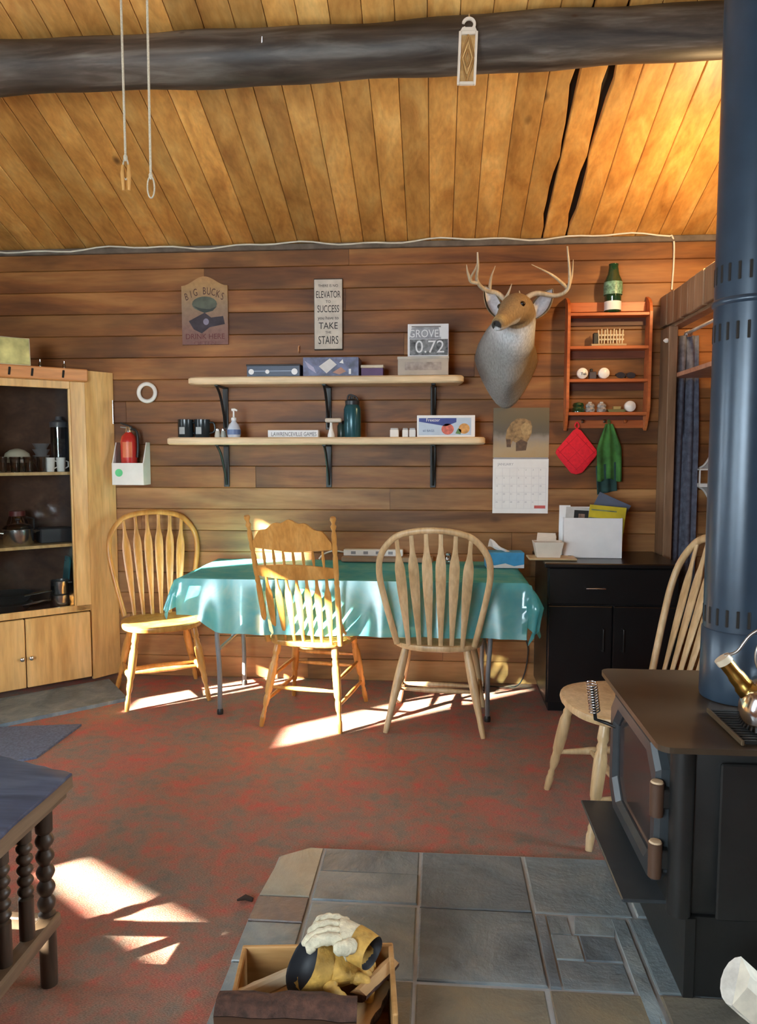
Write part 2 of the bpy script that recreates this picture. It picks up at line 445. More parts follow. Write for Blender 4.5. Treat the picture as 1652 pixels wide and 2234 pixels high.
# hearth of slate tiles
hearth = struct(bpy.data.objects.new('hearth', None)); COL.objects.link(hearth); hearth['label'] = 'slate tiled hearth pad under the wood stove'
HX0, HY1 = -0.56, 2.505
outl = [(HX0, 1.2), (1.75, 1.2), (1.75, HY1), (-0.435, HY1), (-0.537, 2.437)]
MB().prism(outl, 0.0, 0.0265, lambda a, b, d: (a, b, d)).build('grout_bed', M['grout'], hearth)
def tile(poly, m, h=0.032):
    cx = sum(p[0] for p in poly)/len(poly); cy = sum(p[1] for p in poly)/len(poly)
    h += random.uniform(-0.003, 0.002)
    sh = lambda s, e: [(cx+(a-cx)*s + (0.0 if s != 1 else 0), cy+(b-cy)*s, e) for a, b in poly]
    tl = [random.uniform(-0.0015, 0.0015) for _ in poly]
    MB().loft([sh(1, 0.015), sh(1, h-0.003), [(x, y, z+t) for (x, y, z), t in zip(sh(0.975, h), tl)]]).build('slate_tile', m, hearth)
def rt(x0, x1, y0, y1, m, g=0.005): tile([(x0+g, y0+g), (x1-g, y0+g), (x1-g, y1-g), (x0+g, y1-g)], m)
S, Bf, Ru, Pk = M['slate'], M['slatebuff'], M['slaterust'], M['slatepink']
tile([(-0.552, 2.21), (-0.392, 2.21), (-0.392, 2.5), (-0.436, 2.5), (-0.531, 2.434)], Bf)
tile([(-0.555, 2.08), (-0.392, 2.08), (-0.392, 2.2), (-0.553, 2.2)], Pk)
tile([(-0.556, 1.9), (-0.392, 1.9), (-0.392, 2.072), (-0.555, 2.072)], S)
rt(-0.558, -0.386, 1.56, 1.898, S); rt(-0.558, -0.386, 1.2, 1.56, Pk)
rt(-0.386, -0.05, 2.36, 2.502, S, 0.003); rt(-0.386, -0.05, 2.195, 2.36, S, 0.003); rt(-0.386, -0.05, 1.86, 2.19, S); rt(-0.386, -0.05, 1.53, 1.86, Ru); rt(-0.386, -0.05, 1.2, 1.53, Ru)
rt(-0.05, 0.302, 2.18, 2.502, S); rt(-0.05, 0.302, 1.86, 2.18, S); rt(-0.05, 0.292, 1.53, 1.858, Ru); rt(-0.05, 0.29, 1.2, 1.53, Ru)
rt(0.302, 0.60, 2.18, 2.502, S)
rt(0.302, 0.335, 1.86, 2.176, S, 0.003)
rt(0.335, 0.40, 2.085, 2.176, S, 0.003); tile([(0.405, 2.09), (0.52, 2.09), (0.545, 2.172), (0.42, 2.172)], S)
rt(0.335, 0.415, 1.975, 2.085, S, 0.003); rt(0.415, 0.52, 1.975, 2.085, S, 0.003); rt(0.335, 0.52, 1.86, 1.975, S, 0.003)
rt(0.525, 0.57, 1.70, 2.172, S, 0.003)
rt(0.295, 0.565, 1.53, 1.858, Ru); rt(0.295, 0.565, 1.2, 1.53, Ru)
for j, (a, b) in enumerate([(2.18, 2.502), (1.86, 2.18), (1.53, 1.86), (1.2, 1.53)]):
    for x0, x1 in [(0.575 if j else 0.605, 0.92), (0.92, 1.26), (1.26, 1.74)]: rt(x0, x1, a, b, S if j < 2 else Ru)

# unseen spruce added to keep the low sun off the rear left window
root = thing('sun_block_spruce', 'slim unseen spruce added outside to shade the rear left window', 'tree', (-11.0, -6.8, 0))
MB().tube([(0, 0, 0), (0, 0, 3), (0, 0, 7.8)], [0.16, 0.12, 0.02], 10).build('trunk', M['bark'], root, 60)
mb = MB(); pf = []
for i in range(31):
    f = i/30; z = 1.0 + f*7.0; pf.append(((0.62 if f < 0.83 else 0.62*(1-f)/0.17+0.02)*(1.0 if i % 2 else 0.90), z))
mb.lathe(pf, 20); mb.build('crown', plain('spruce_needles', (0.02, 0.05, 0.02), 0.9, var=0.5, nscale=6, bump=0.8), root)

# ================================================================== chairs
def leg_radii(n, base, style):
    out = []
    for i in range(n):
        f = i/(n-1)                                    # 0 at seat, 1 at floor
        r = base*(0.72 + 0.38*math.sin(PI*min(1, f*1.15+0.12)))
        if style == 'turned':
            for c, w, d in ((0.16, 0.02, 0.35), (0.22, 0.02, 0.30), (0.62, 0.02, 0.30), (0.78, 0.025, 0.38), (0.84, 0.02, 0.25)):
                r *= 1 - d*math.exp(-((f-c)/w)**2)
        out.append(r*(1.0 if f < 0.9 else 1.0-(f-0.9)*2.2))
    return out
def seg_pts(a, b, n): a, b = Vector(a), Vector(b); return [a+(b-a)*(i/(n-1)) for i in range(n)]
def paddle(mb, a, b, wmax=0.0255, wmin=0.006, th=0.005, yaxis=Vector((0, 1, 0))):
    """arrow shaped back slat from a (bottom) to b (top)"""
    a, b = Vector(a), Vector(b); t = (b-a).normalized(); side = Vector((1, 0, 0)); side = (side - t*side.dot(t)).normalized()
    n = t.cross(side); rings = []
    for f, w in ((0, 0.42), (0.12, 0.48), (0.25, 0.62), (0.42, 0.84), (0.55, 0.97), (0.64, 1.0), (0.72, 0.98), (0.77, 0.86), (0.82, 0.58), (0.88, 0.42), (1.0, 0.38)):
        c = a+(b-a)*f; w = max(wmin, wmax*w); d = th if w > wmin*1.3 else wmin*0.9
        rings.append([c-side*w-n*d*0.4, c-side*w*0.6-n*d, c+side*w*0.6-n*d, c+side*w-n*d*0.4, c+side*w+n*d*0.4, c+side*w*0.6+n*d, c-side*w*0.6+n*d, c-side*w+n*d*0.4])
    mb.loft(rings)
def seat_mesh(mb, outline, z, th, dish=0.008):
    c = Vector((sum(p[0] for p in outline)/len(outline), sum(p[1] for p in outline)/len(outline), 0))
    def ring(s, zz): return [(c.x+(x-c.x)*s, c.y+(y-c.y)*s, zz) for x, y in outline]
    mb.loft([ring(0.90, z-th), ring(0.985, z-th*0.75), ring(1.0, z-th*0.35), ring(0.985, z-th*0.06), ring(0.95, z), ring(0.8, z-dish*0.5), ring(0.45, z-dish), ring(0.1, z-dish)])
def superell(wx, wy0, wy1, n=36, p=2.6):
    out = []
    for i in range(n):
        a = 2*PI*i/n; c, s = math.cos(a), math.sin(a)
        x = wx*math.copysign(abs(c)**(2/p), c); y = (wy1 if s > 0 else wy0)*math.copysign(abs(s)**(2/p), s)
        out.append((x*(1-0.06*(s < 0)*abs(s)), y))
    return out
BOW = [(0.195, 0.445), (0.222, 0.56), (0.252, 0.70), (0.270, 0.82), (0.255, 0.92), (0.185, 1.005), (0.09, 1.035), (0.0, 1.042)]
def bow_chair(label, loc, deg, s, m, lean=0.30, style='turned', stretch=2):
    root = thing('windsor_chair', label, 'chair', (loc[0], loc[1], 0), math.radians(deg), 'arrow back bow chairs'); root.scale = (s, s, s)
    yb = lambda z: -0.175 - lean*(z-0.445)
    mb = MB(); seat_mesh(mb, superell(0.235, 0.215, 0.235), 0.445, 0.036); mb.build('seat', m, root, 40)
    half = crom([(x, yb(z), z) for x, z in BOW], 5)
    pts = half + [Vector((-p.x, p.y, p.z)) for p in reversed(half[:-1])]
    MB().tube(pts, 0.0135, 10, True, 1.2).build('bow', m, root, 50)
    for i in range(6):
        f = (i-2.5)/2.5
        xt = f*0.178
        zt = min((p for p in half if p.z > 0.85), key=lambda p: abs(p.x-abs(xt))).z-0.006
        mb = MB(); paddle(mb, (f*0.135, -0.185, 0.436), (xt, yb(zt), zt)); mb.build('slat', m, root, 50)
    feet = {}
    for nm, tx, ty, fx, fy in (('fl', -0.165, 0.15, -0.235, 0.225), ('fr', 0.165, 0.15, 0.235, 0.225), ('rl', -0.155, -0.14, -0.245, -0.245), ('rr', 0.155, -0.14, 0.245, -0.245)):
        a, b = Vector((tx, ty, 0.415)), Vector((fx, fy, 0.0)); feet[nm] = (a, b)
        MB().tube(seg_pts(a, b, 34), leg_radii(34, 0.021, style), 12).build('leg', m, root, 50)
    at = lambda nm, z: feet[nm][0] + (feet[nm][1]-feet[nm][0])*((0.415-z)/0.415)
    def rung(a, b, r=0.011):
        n = 15; MB().tube(seg_pts(a, b, n), [r*(0.6+0.6*math.sin(PI*i/(n-1)) + (0.12 if i in (5, 9) else 0)) for i in range(n)], 10).build('stretcher', m, root, 50)
    L0, L1 = at('rl', 0.165), at('fl', 0.165); R0, R1 = at('rr', 0.165), at('fr', 0.165)
    rung(L0, L1, 0.013); rung(R0, R1, 0.013)
    rung(L0.lerp(L1, 0.42), R0.lerp(R1, 0.42), 0.012)
    if stretch > 1: rung(L0.lerp(L1, 0.66), R0.lerp(R1, 0.66), 0.012)
    return root
bow_chair('honey oak bow back chair in the corner beside the glass cabinet', (-1.605, 4.175), -151, 0.965, M['oak2'], lean=0.20).scale.z = 1.02
bow_chair('pale bow back chair pulled up to the teal table, back to the viewer', (0.012, 3.905), -4.5, 1.01, M['ash'], style='plain')
bow_chair('bow back chair standing partly hidden behind the wood stove', (0.745, 2.89), 99, 1.05, M['ash'], style='turned')

def press_chair():
    m = M['oak2']
    root = thing('press_back_chair', 'pressed back chair with carved crest, second chair at the teal table', 'chair', (-0.655, 3.935, 0), math.radians(-9))
    lean = 0.30
    yb = lambda z: -0.185 - lean*(z-0.44)
    mb = MB(); seat_mesh(mb, superell(0.225, 0.215, 0.225, 36, 3.4), 0.45, 0.034); mb.build('seat', m, root, 40)
    for sx in (-1, 1):                                  # turned back posts
        a, b = Vector((sx*0.198, yb(0.44), 0.44)), Vector((sx*0.222, yb(1.115), 1.115))
        n = 60; rr = []
        for i in range(n):
            f = i/(n-1); r = 0.0155 - 0.003*f
            for c, w, d in ((0.48, 0.012, 0.25), (0.53, 0.012, 0.3), (0.72, 0.014, 0.3), (0.80, 0.012, 0.2), (0.90, 0.016, 0.4), (0.955, 0.012, 0.45)):
                r *= 1 - d*math.exp(-((f-c)/w)**2)
            r *= 1 + 0.25*math.exp(-((f-0.93)/0.012)**2) + 0.3*math.exp(-((f-0.985)/0.012)**2)
            rr.append(r)
        MB().tube(seg_pts(a, b, n), rr, 12).build('back_post', m, root, 50)
    # scalloped crest
    top = []; xs = [-0.205 + 0.41*i/40 for i in range(41)]
    for x in xs:
        f = abs(x)/0.205
        z = 1.095 - 0.085*f**1.6 + 0.006*math.cos(f*PI*5) - (0.018*max(0, f-0.8)/0.2)
        top.append((x, z))
    bot = [(x, 0.935 + 0.010*math.cos(x/0.205*PI*0.5) - 0.0) for x in reversed(xs)]
    bot = [(x, 0.952 - 0.018*(1-abs(x)/0.205)) for x in reversed(xs)]
    ol = top+bot
    MB().prism(ol, -0.009, 0.009, lambda a, b, d: (a, yb(b)+0.008*(1-(a/0.205)**2)*-1.5+d, b)).build('crest_rail', m, root, 40)
    rail = [(x, 0.868 - 0.012*(abs(x)/0.2)**2) for x in xs] + [(x, 0.800 + 0.016*(abs(x)/0.2)**1.5 - 0.012) for x in reversed(xs)]
    MB().prism(rail, -0.008, 0.008, lambda a, b, d: (a, yb(b)-0.010*(1-(a/0.205)**2)+d, b)).build('mid_rail', m, root, 40)
    for i in range(7):
        x = (i-3)/3*0.155
        mb = MB(); mb.tube([(x, yb(0.862)-0.009, 0.86), (x, yb(0.90)-0.009, 0.90), (x, yb(0.945)-0.009, 0.945)], [0.0055, 0.0085, 0.0055], 8); mb.build('short_spindle', m, root, 50)
    for i in range(7):
        x = (i-3)/3*0.160
        mb = MB(); paddle(mb, (x*0.94, -0.188, 0.442), (x, yb(0.80)-0.006, 0.805), 0.0185, 0.006, 0.005); mb.build('slat', m, root, 50)
    feet = {}
    for nm, tx, ty, fx, fy in (('fl', -0.165, 0.16, -0.22, 0.255), ('fr', 0.165, 0.16, 0.22, 0.255), ('rl', -0.155, -0.15, -0.215, -0.255), ('rr', 0.155, -0.15, 0.215, -0.255)):
        a, b = Vector((tx, ty, 0.425)), Vector((fx, fy, 0)); feet[nm] = (a, b)
        MB().tube(seg_pts(a, b, 40), leg_radii(40, 0.020, 'turned'), 12).build('leg', m, root, 50)
    at = lambda nm, z: feet[nm][0] + (feet[nm][1]-feet[nm][0])*((0.425-z)/0.425)
    def rung(a, b, r=0.010):
        n = 13; MB().tube(seg_pts(a, b, n), [r*(0.65+0.5*math.sin(PI*i/(n-1))) for i in range(n)], 10).build('stretcher', m, root, 50)
    for z in (0.13, 0.25):
        rung(at('rl', z), at('fl', z)); rung(at('rr', z), at('fr', z))
    rung(at('rl', 0.20), at('rr', 0.20)); rung(at('fl', 0.22), at('fr', 0.22)); rung(at('fl', 0.29), at('fr', 0.29))
    # side braces from the seat up to the posts
    for sx in (-1, 1):
        MB().tube(crom([(sx*0.203, yb(0.62), 0.62), (sx*0.215, -0.19, 0.52), (sx*0.222, -0.10, 0.455)], 6), 0.008, 8).build('seat_brace', m, root, 50)
    return root
press_chair()

# ================================================================== folding table and cloth
TX0, TX1, TY0, TY1, TZ = -1.355, 0.455, 3.785, 4.50, 0.765
def folding_table():
    root = thing('folding_table', 'long folding table with grey metal legs under the teal cloth', 'table', ((TX0+TX1)/2, (TY0+TY1)/2, 0))
    hx, hy = (TX1-TX0)/2, (TY1-TY0)/2
    top = plain('table_laminate', (0.52, 0.50, 0.46), 0.5)
    MB().box((0, 0, TZ-0.022), (2*hx, 2*hy, 0.04), 0.008).build('tabletop', top, root)
    mt = plain('grey_leg_enamel', (0.23, 0.245, 0.26), 0.4, 0.4)
    for sx in (-1, 1):
        x0 = sx*(hx-0.18)
        for sy in (-1, 1):
            y = sy*(hy-0.10)
            MB().tube(crom([(x0, y, TZ-0.045), (x0+sx*0.01, y, 0.45), (x0-sx*0.02*0, y*1.0, 0.25), (x0-sx*0.03*0+sx*-0.0, y, 0.012)], 6), 0.013, 10).build('leg', mt, root, 60)
            MB().lathe([(0.017, 0.0), (0.018, 0.02), (0.014, 0.03)], 12, (x0, y, 0)).build('foot_cap', M['black'], root, 50)
        MB().tube([(x0, -hy+0.10, 0.36), (x0, hy-0.10, 0.36)], 0.010, 8).build('cross_bar', mt, root, 60)
        MB().tube([(x0, 0, 0.37), (x0-sx*0.36, 0, TZ-0.05)], 0.009, 8).build('leg_brace', mt, root, 60)
        MB().tube([(x0, -hy+0.10, 0.56), (x0-sx*0.30, -hy+0.12, TZ-0.05)], 0.008, 8).build('leg_brace', mt, root, 60)
folding_table()
def cloth():
    t = NT('teal_sheer_cloth'); t.n.remove(t.b)
    v = t.coords((1, 1, 1), False); f = t.noise(v, 7, 4, 0.6, 0.5)
    col = t.ramp(f, [(0.3, (0.10, 0.60, 0.74)), (0.55, (0.20, 0.74, 0.78)), (0.75, (0.36, 0.82, 0.78))])
    df = t.new('ShaderNodeBsdfDiffuse'); t.link(col, df.inputs[0])
    tl = t.new('ShaderNodeBsdfTranslucent'); t.link(col, tl.inputs[0])
    gl = t.new('ShaderNodeBsdfGlossy'); gl.inputs['Roughness'].default_value = 0.22; gl.inputs['Color'].default_value = (0.8, 0.9, 0.9, 1)
    tr = t.new('ShaderNodeBsdfTransparent'); tr.inputs['Color'].default_value = (0.62, 0.93, 0.95, 1)
    def mx(a, b, f_):
        m = t.new('ShaderNodeMixShader'); m.inputs[0].default_value = f_
        t.link(a.outputs[0], m.inputs[1]); t.link(b.outputs[0], m.inputs[2]); return m
    m1 = mx(df, tl, 0.55); m2 = mx(m1, gl, 0.12); m3 = mx(m2, tr, 0.30)
    t.link(m3.outputs[0], t.out.inputs['Surface'])
    # drape: param around the rim, hanging part follows folds
    zt = TZ+0.002; hx0, hx1, hy0, hy1 = TX0-0.006, TX1+0.006, TY0-0.008, TY1+0.002
    mb = MB(); nx, ny = 96, 40; DF, DL = 0.288, 0.30
    # flat sheet coordinates: extend beyond the rim to left / right / front, hang what is over the edge
    def pos(a, b):
        X = (hx0-DL) + a*((hx1+DL)-(hx0-DL)); Y = (hy0-DF) + b*(hy1-(hy0-DF))
        ox_ = min(0, X-hx0) + max(0, X-hx1); oy_ = min(0, Y-hy0)
        x, y = min(max(X, hx0), hx1), max(Y, hy0)
        lift = 0.66 + 0.34*max(0, min(1, (X+1.26)/0.12)) if X < -1.0 else 1.0     # the chair seat holds the left corner up
        d = max(abs(ox_), abs(oy_)) if not (ox_ and oy_) else math.hypot(ox_, oy_)*0.80
        if d == 0: return (x, y, zt + 0.0008*math.sin(X*31)*math.sin(Y*27))
        out = 0.012 + 0.055*d/0.26
        if ox_ and oy_:                                  # corner cone flares out
            ang = math.atan2(abs(oy_), abs(ox_)); rr = (0.02 + 0.62*min(d, 0.12) - 0.30*max(0, d-0.12) if X > 0 else 0.02 + 0.2*d)*(0.6+0.4*math.sin(2*ang)) + 0.02*math.sin(ang*7)*d/0.25
            x += math.copysign(rr*math.cos(ang), ox_); y -= rr*math.sin(ang)
        elif oy_: y -= out*0.6 + (d/DF)*(0.010*math.sin(X*19) + 0.006*math.sin(X*41+1))
        else:
            s_ = 1 if ox_ > 0 else -1
            x += s_*(out + (d/DL)*(0.012*math.sin(Y*23)))
        z = zt - d*0.985*lift
        return (x, y, z)
    mb.grid(nx, ny, pos)
    o = mb.build('tablecloth', t.m, None, 60)
    tag(o, 'sheer teal plastic cloth draped over the long folding table', 'tablecloth')
cloth()

# ================================================================== corner cabinet
def cabinet():
    # local frame: x along the face to the right, y into the cabinet, z up; origin = right end of the face
    ang = math.atan2(4.378-4.025, -2.124+2.521)
    root = thing('corner_cabinet', 'tall pine corner cabinet with a glass door on the left', 'cabinet', (-2.124, 4.378, 0.02), ang)
    m = M['cab']; W = -0.77
    P = lambda n, mm, *a, **k: MB().bx(*a, **k).build(n, mm, root)
    P('stile', m, -0.088, 0.0, 0.0, 0.022, 0.44, 1.83, bev=0.003); P('stile', m, W, W+0.088, 0.0, 0.022, 0.44, 1.83, bev=0.003)
    P('top_rail', m, W+0.088, -0.088, 0.0, 0.022, 1.785, 1.83, bev=0.003); P('bottom_rail', m, W, 0.0, 0.0, 0.022, 0.435, 0.475, bev=0.003)
    d = P('glass_door', m, -0.100, -0.088, -0.004, 0.018, 0.475, 1.785, bev=0.002)
    MB().bx(W+0.09, -0.10, 0.006, 0.010, 0.477, 1.783).build('pane', M['cabglass'], d)
    for x0, x1 in ((W+0.01, -0.388), (-0.382, -0.012)):
        dd = P('door', m, x0, x1, -0.012, 0.016, 0.02, 0.43, bev=0.004)
        xk = x1-0.022 if x0 < -0.5 else x0+0.022
        MB().lathe([(0.004, 0), (0.005, 0.012), (0.012, 0.018), (0.013, 0.026), (0.008, 0.031)], 14, (xk, -0.012, 0.20), Matrix.Rotation(PI/2, 3, 'X')).build('knob', M['steel'], dd, 50)
    cr = P('crown', M['cabx'], W-0.02, 0.012, -0.03, 0.05, 1.83, 1.904, bev=0.006)
    for x in (-0.42, -0.30, -0.13, -0.55, -0.68):
        MB().box((x, -0.030, 1.868), (0.012, 0.008, 0.045), 0.002, (0, 0.12, 0)).build('dark_peg', M['gapdark'], cr)
    # back corner carcass: right return, left return, back, floor, top, shelves
    sr = [(0.0, 0.0), (0.105, -0.0)]
    c, s = math.cos(ang), math.sin(ang)
    def loc(X, Y): dx, dy = X+2.124, Y-4.378; return (dx*c+dy*s, -dx*s+dy*c)
    r1 = loc(-2.02, WY-0.008); corner = loc(XL+0.01, WY-0.008); l1 = loc(XL+0.01, 3.75); 
    def panel(n, a, b, z0, z1, th=0.018, mm=m):
        a, b = Vector(a), Vector(b); t = (b-a).normalized(); nn = Vector((-t.y, t.x))
        MB().prism([tuple(a), tuple(b), tuple(b+nn*th), tuple(a+nn*th)], z0, z1, lambda x, y, d: (x, y, d)).build(n, mm, root)
    panel('side_panel', (0.0, 0.0), r1, 0.0, 1.90); panel('side_panel', l1, (W, 0.0), 0.0, 1.90)
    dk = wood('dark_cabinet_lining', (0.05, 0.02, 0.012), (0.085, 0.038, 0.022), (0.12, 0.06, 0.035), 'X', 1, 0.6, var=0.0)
    poly = [(-0.012, 0.024), (r1[0]-0.035, r1[1]-0.02), corner, (l1[0]+0.03, l1[1]), (W+0.012, 0.024)]
    poly = [(-0.012, 0.03), (0.085, 0.070), (corner[0], corner[1]-0.04), (l1[0]+0.05, l1[1]-0.02), (W+0.012, 0.024)]
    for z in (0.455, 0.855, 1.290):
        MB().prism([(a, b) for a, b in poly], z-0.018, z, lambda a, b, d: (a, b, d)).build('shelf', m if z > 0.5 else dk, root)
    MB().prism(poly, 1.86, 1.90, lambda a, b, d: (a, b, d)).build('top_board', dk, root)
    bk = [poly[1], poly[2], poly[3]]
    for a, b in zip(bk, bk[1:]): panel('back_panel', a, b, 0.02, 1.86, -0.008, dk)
    return root, loc
CABROOT, cabloc = cabinet()
ca = CABROOT.rotation_euler.z
def cw(x, y, z): return (-2.124 + x*math.cos(ca) - y*math.sin(ca), 4.378 + x*math.sin(ca) + y*math.cos(ca), 0.02+z)
def at_cab(name, label, cat, x, y, z, group=None): return thing(name, label, cat, cw(x, y, z), ca, group)
jarglass = glassy('jar_glass', (0.86, 0.9, 0.88), 0.10)
tum = glassy('tumbler_glass', (0.8, 0.84, 0.86), 0.16)
S3, S2, S1 = 1.291, 0.856, 0.456
lab = ['glass tumbler on the top cabinet shelf, leftmost of the front row', 'glass tumbler second from left on the top cabinet shelf', 'glass tumbler third from left on the top cabinet shelf', 'glass tumbler beside the white cups on the top cabinet shelf']
for i in range(4):
    t = at_cab('tumbler', lab[i], 'glass', -0.46+i*0.072, 0.075, S3, 'tumblers in the cabinet')
    MB().lathe([(0.024, 0.0), (0.031, 0.09), (0.0285, 0.09), (0.022, 0.006)], 18).build('glass_wall', tum, t, 40)
    MB().lathe([(0.0235, 0.0), (0.0240, 0.008), (0.001, 0.008)], 16).build('glass_base', tum, t, 40)
for i, l in enumerate(['white ceramic cup on the top cabinet shelf, left of the pair', 'white ceramic cup on the top cabinet shelf, right of the pair']):
    t = at_cab('white_cup', l, 'cup', -0.195+i*0.062, 0.075, S3, 'white cups in the cabinet')
    MB().lathe([(0.022, 0), (0.028, 0.085), (0.025, 0.085), (0.02, 0.008)], 18).build('cup_body', M['white'], t, 40)
    MB().tube([(0.026, 0, 0.065), (0.042, 0, 0.06), (0.042, 0, 0.03), (0.024, 0, 0.02)], 0.004, 8).build('handle', M['white'], t, 50)
t = at_cab('glass_canister', 'tall glass canister with dark lid on the top cabinet shelf', 'canister', -0.115, 0.17, S3)
MB().lathe([(0.045, 0.0), (0.05, 0.01), (0.05, 0.27), (0.047, 0.27), (0.046, 0.012)], 22).build('jar', jarglass, t, 40)
MB().lathe([(0.043, 0.012), (0.043, 0.20), (0.001, 0.20)], 18).build('dried_pasta', plain('dried_pasta', (0.42, 0.38, 0.16), 0.8, var=0.4, nscale=60), t, 40)
MB().lathe([(0.052, 0.27), (0.053, 0.30), (0.02, 0.315), (0.018, 0.335), (0.001, 0.337)], 22).build('lid', plain('grey_lid', (0.10, 0.10, 0.11), 0.4), t, 40)
t = at_cab('bowl_stack', 'stack of grey bowls behind the cups in the cabinet', 'bowls', -0.215, 0.20, S3)
for k in range(4): MB().lathe([(0.025, 0.0), (0.05, 0.045), (0.047, 0.045), (0.022, 0.006)], 20, (0, 0, 0.02+k*0.035)).build('bowl', plain('grey_stoneware', (0.16, 0.155, 0.16), 0.4), t, 40)
t = at_cab('dome_dish', 'cream domed dish on the top cabinet shelf', 'dish', -0.355, 0.175, S3)
MB().lathe([(0.085, 0.055), (0.09, 0.065), (0.09, 0.075), (0.05, 0.08)], 24).build('plate', M['white'], t, 40)
MB().lathe([(0.075, 0.08), (0.066, 0.11), (0.04, 0.13), (0.012, 0.138), (0.001, 0.139)], 24).build('cover', plain('cream_ceramic', (0.55, 0.48, 0.36), 0.4), t, 40)
MB().lathe([(0.03, 0.0), (0.025, 0.03), (0.045, 0.055), (0.001, 0.056)], 18).build('foot', M['white'], t, 40)
t = at_cab('green_bowl', 'green bowl at the left of the top cabinet shelf', 'bowl', -0.545, 0.19, S3)
MB().lathe([(0.03, 0), (0.06, 0.03), (0.085, 0.09), (0.09, 0.15), (0.086, 0.15), (0.08, 0.09), (0.055, 0.035), (0.001, 0.02)], 24).build('bowl_wall', plain('green_ceramic', (0.13, 0.30, 0.08), 0.35), t, 40)
MB().lathe([(0.032, 0.0), (0.032, 0.008), (0.001, 0.008)], 18).build('foot_ring', plain('green_ceramic_foot', (0.10, 0.22, 0.06), 0.4), t, 40)
t = at_cab('saucepan', 'shiny steel pot with glass lid on the middle cabinet shelf', 'pot', -0.375, 0.13, S2)
MB().lathe([(0.075, 0.0), (0.085, 0.012), (0.086, 0.095), (0.09, 0.098), (0.083, 0.1), (0.08, 0.012)], 28).build('pot_body', M['steel'], t, 40)
MB().lathe([(0.086, 0.1), (0.07, 0.118), (0.03, 0.13), (0.001, 0.132)], 28).build('lid', jarglass, t, 40)
MB().lathe([(0.008, 0.13), (0.008, 0.142), (0.016, 0.15), (0.016, 0.158), (0.001, 0.16)], 14).build('lid_knob', M['black'], t, 40)
for sx in (-1, 1): MB().tube([(sx*0.084, -0.03, 0.075), (sx*0.112, -0.02, 0.08), (sx*0.112, 0.02, 0.08), (sx*0.084, 0.03, 0.075)], 0.005, 8).build('handle', M['steel'], t, 50)
t = at_cab('glass_jug', 'glass coffee jug behind the steel pot on the middle cabinet shelf', 'jug', -0.34, 0.32, S2)
MB().lathe([(0.05, 0), (0.065, 0.05), (0.06, 0.12), (0.045, 0.16), (0.042, 0.16), (0.055, 0.12), (0.06, 0.05)], 22).build('jug_wall', jarglass, t, 40)
MB().lathe([(0.047, 0.16), (0.047, 0.19), (0.001, 0.195)], 20).build('lid', plain('dark_red_lid', (0.12, 0.02, 0.02), 0.4), t, 40)
MB().tube([(0.05, 0, 0.15), (0.095, 0, 0.14), (0.095, 0, 0.06), (0.062, 0, 0.05)], 0.006, 8).build('handle', M['black'], t, 50)
box = MB().box((0, 0, 0.045), (0.20, 0.13, 0.09), 0.006).build('baking_dish', plain('dark_baking_dish', (0.03, 0.03, 0.035), 0.4), None, 30, cw(-0.155, 0.17, S2), (0, 0, ca))
tag(box, 'dark oblong baking dish at the right of the middle cabinet shelf', 'dish')
for i, (x, z, l) in enumerate([(-0.44, 0.0, 'black frying pan at the bottom of the cabinet, lower of two'), (-0.43, 0.058, 'black frying pan stacked on another in the cabinet')]):
    t = at_cab('frying_pan', l, 'pan', x, 0.17, S1+z, 'frying pans in the cabinet')
    MB().lathe([(0.10, 0.0), (0.135, 0.045), (0.139, 0.05), (0.133, 0.05), (0.098, 0.006), (0.001, 0.005)], 28).build('pan_body', M['black'], t, 40)
    MB().tube([(0.06, -0.12, 0.045), (0.11, -0.135, 0.055), (0.17, -0.13, 0.062), (0.21, -0.125, 0.060)], [0.006, 0.008, 0.009, 0.006], 8, True, 1.6).build('handle', M['steel'], t, 50)
for i, (z, r, l) in enumerate([(0.0, 0.062, 'steel saucepan at the bottom right of the cabinet'), (0.085, 0.056, 'smaller steel saucepan stacked at the bottom right of the cabinet')]):
    t = at_cab('small_saucepan', l, 'pot', -0.155, 0.10, S1+z, 'steel saucepans in the cabinet')
    MB().lathe([(r-0.004, 0), (r, 0.008), (r, 0.082), (r+0.003, 0.084), (r-0.003, 0.084), (r-0.004, 0.01)], 24).build('pot_body', M['steel'], t, 40)
    MB().tube([(r*0.7, -0.03, 0.07), (r*0.7+0.02, -0.05, 0.072)], 0.005, 8).build('handle', M['steel'], t, 50)
t = at_cab('teal_board', 'teal cutting board standing at the right inside the cabinet', 'cutting board', -0.115, 0.20, S1)
MB().prism([(0, 0), (0.20, 0), (0.21, 0.02), (0.21, 0.28), (0.19, 0.30), (0.02, 0.30), (0, 0.28)], -0.004, 0.004, lambda a, b, d: (d+0.10*b, a-0.08, b)).build('board', plain('teal_plastic', (0.03, 0.14, 0.16), 0.4), t)
MB().box((0.029, 0.02, 0.27), (0.012, 0.06, 0.018), 0.005).build('grip_slot', M['black'], t)
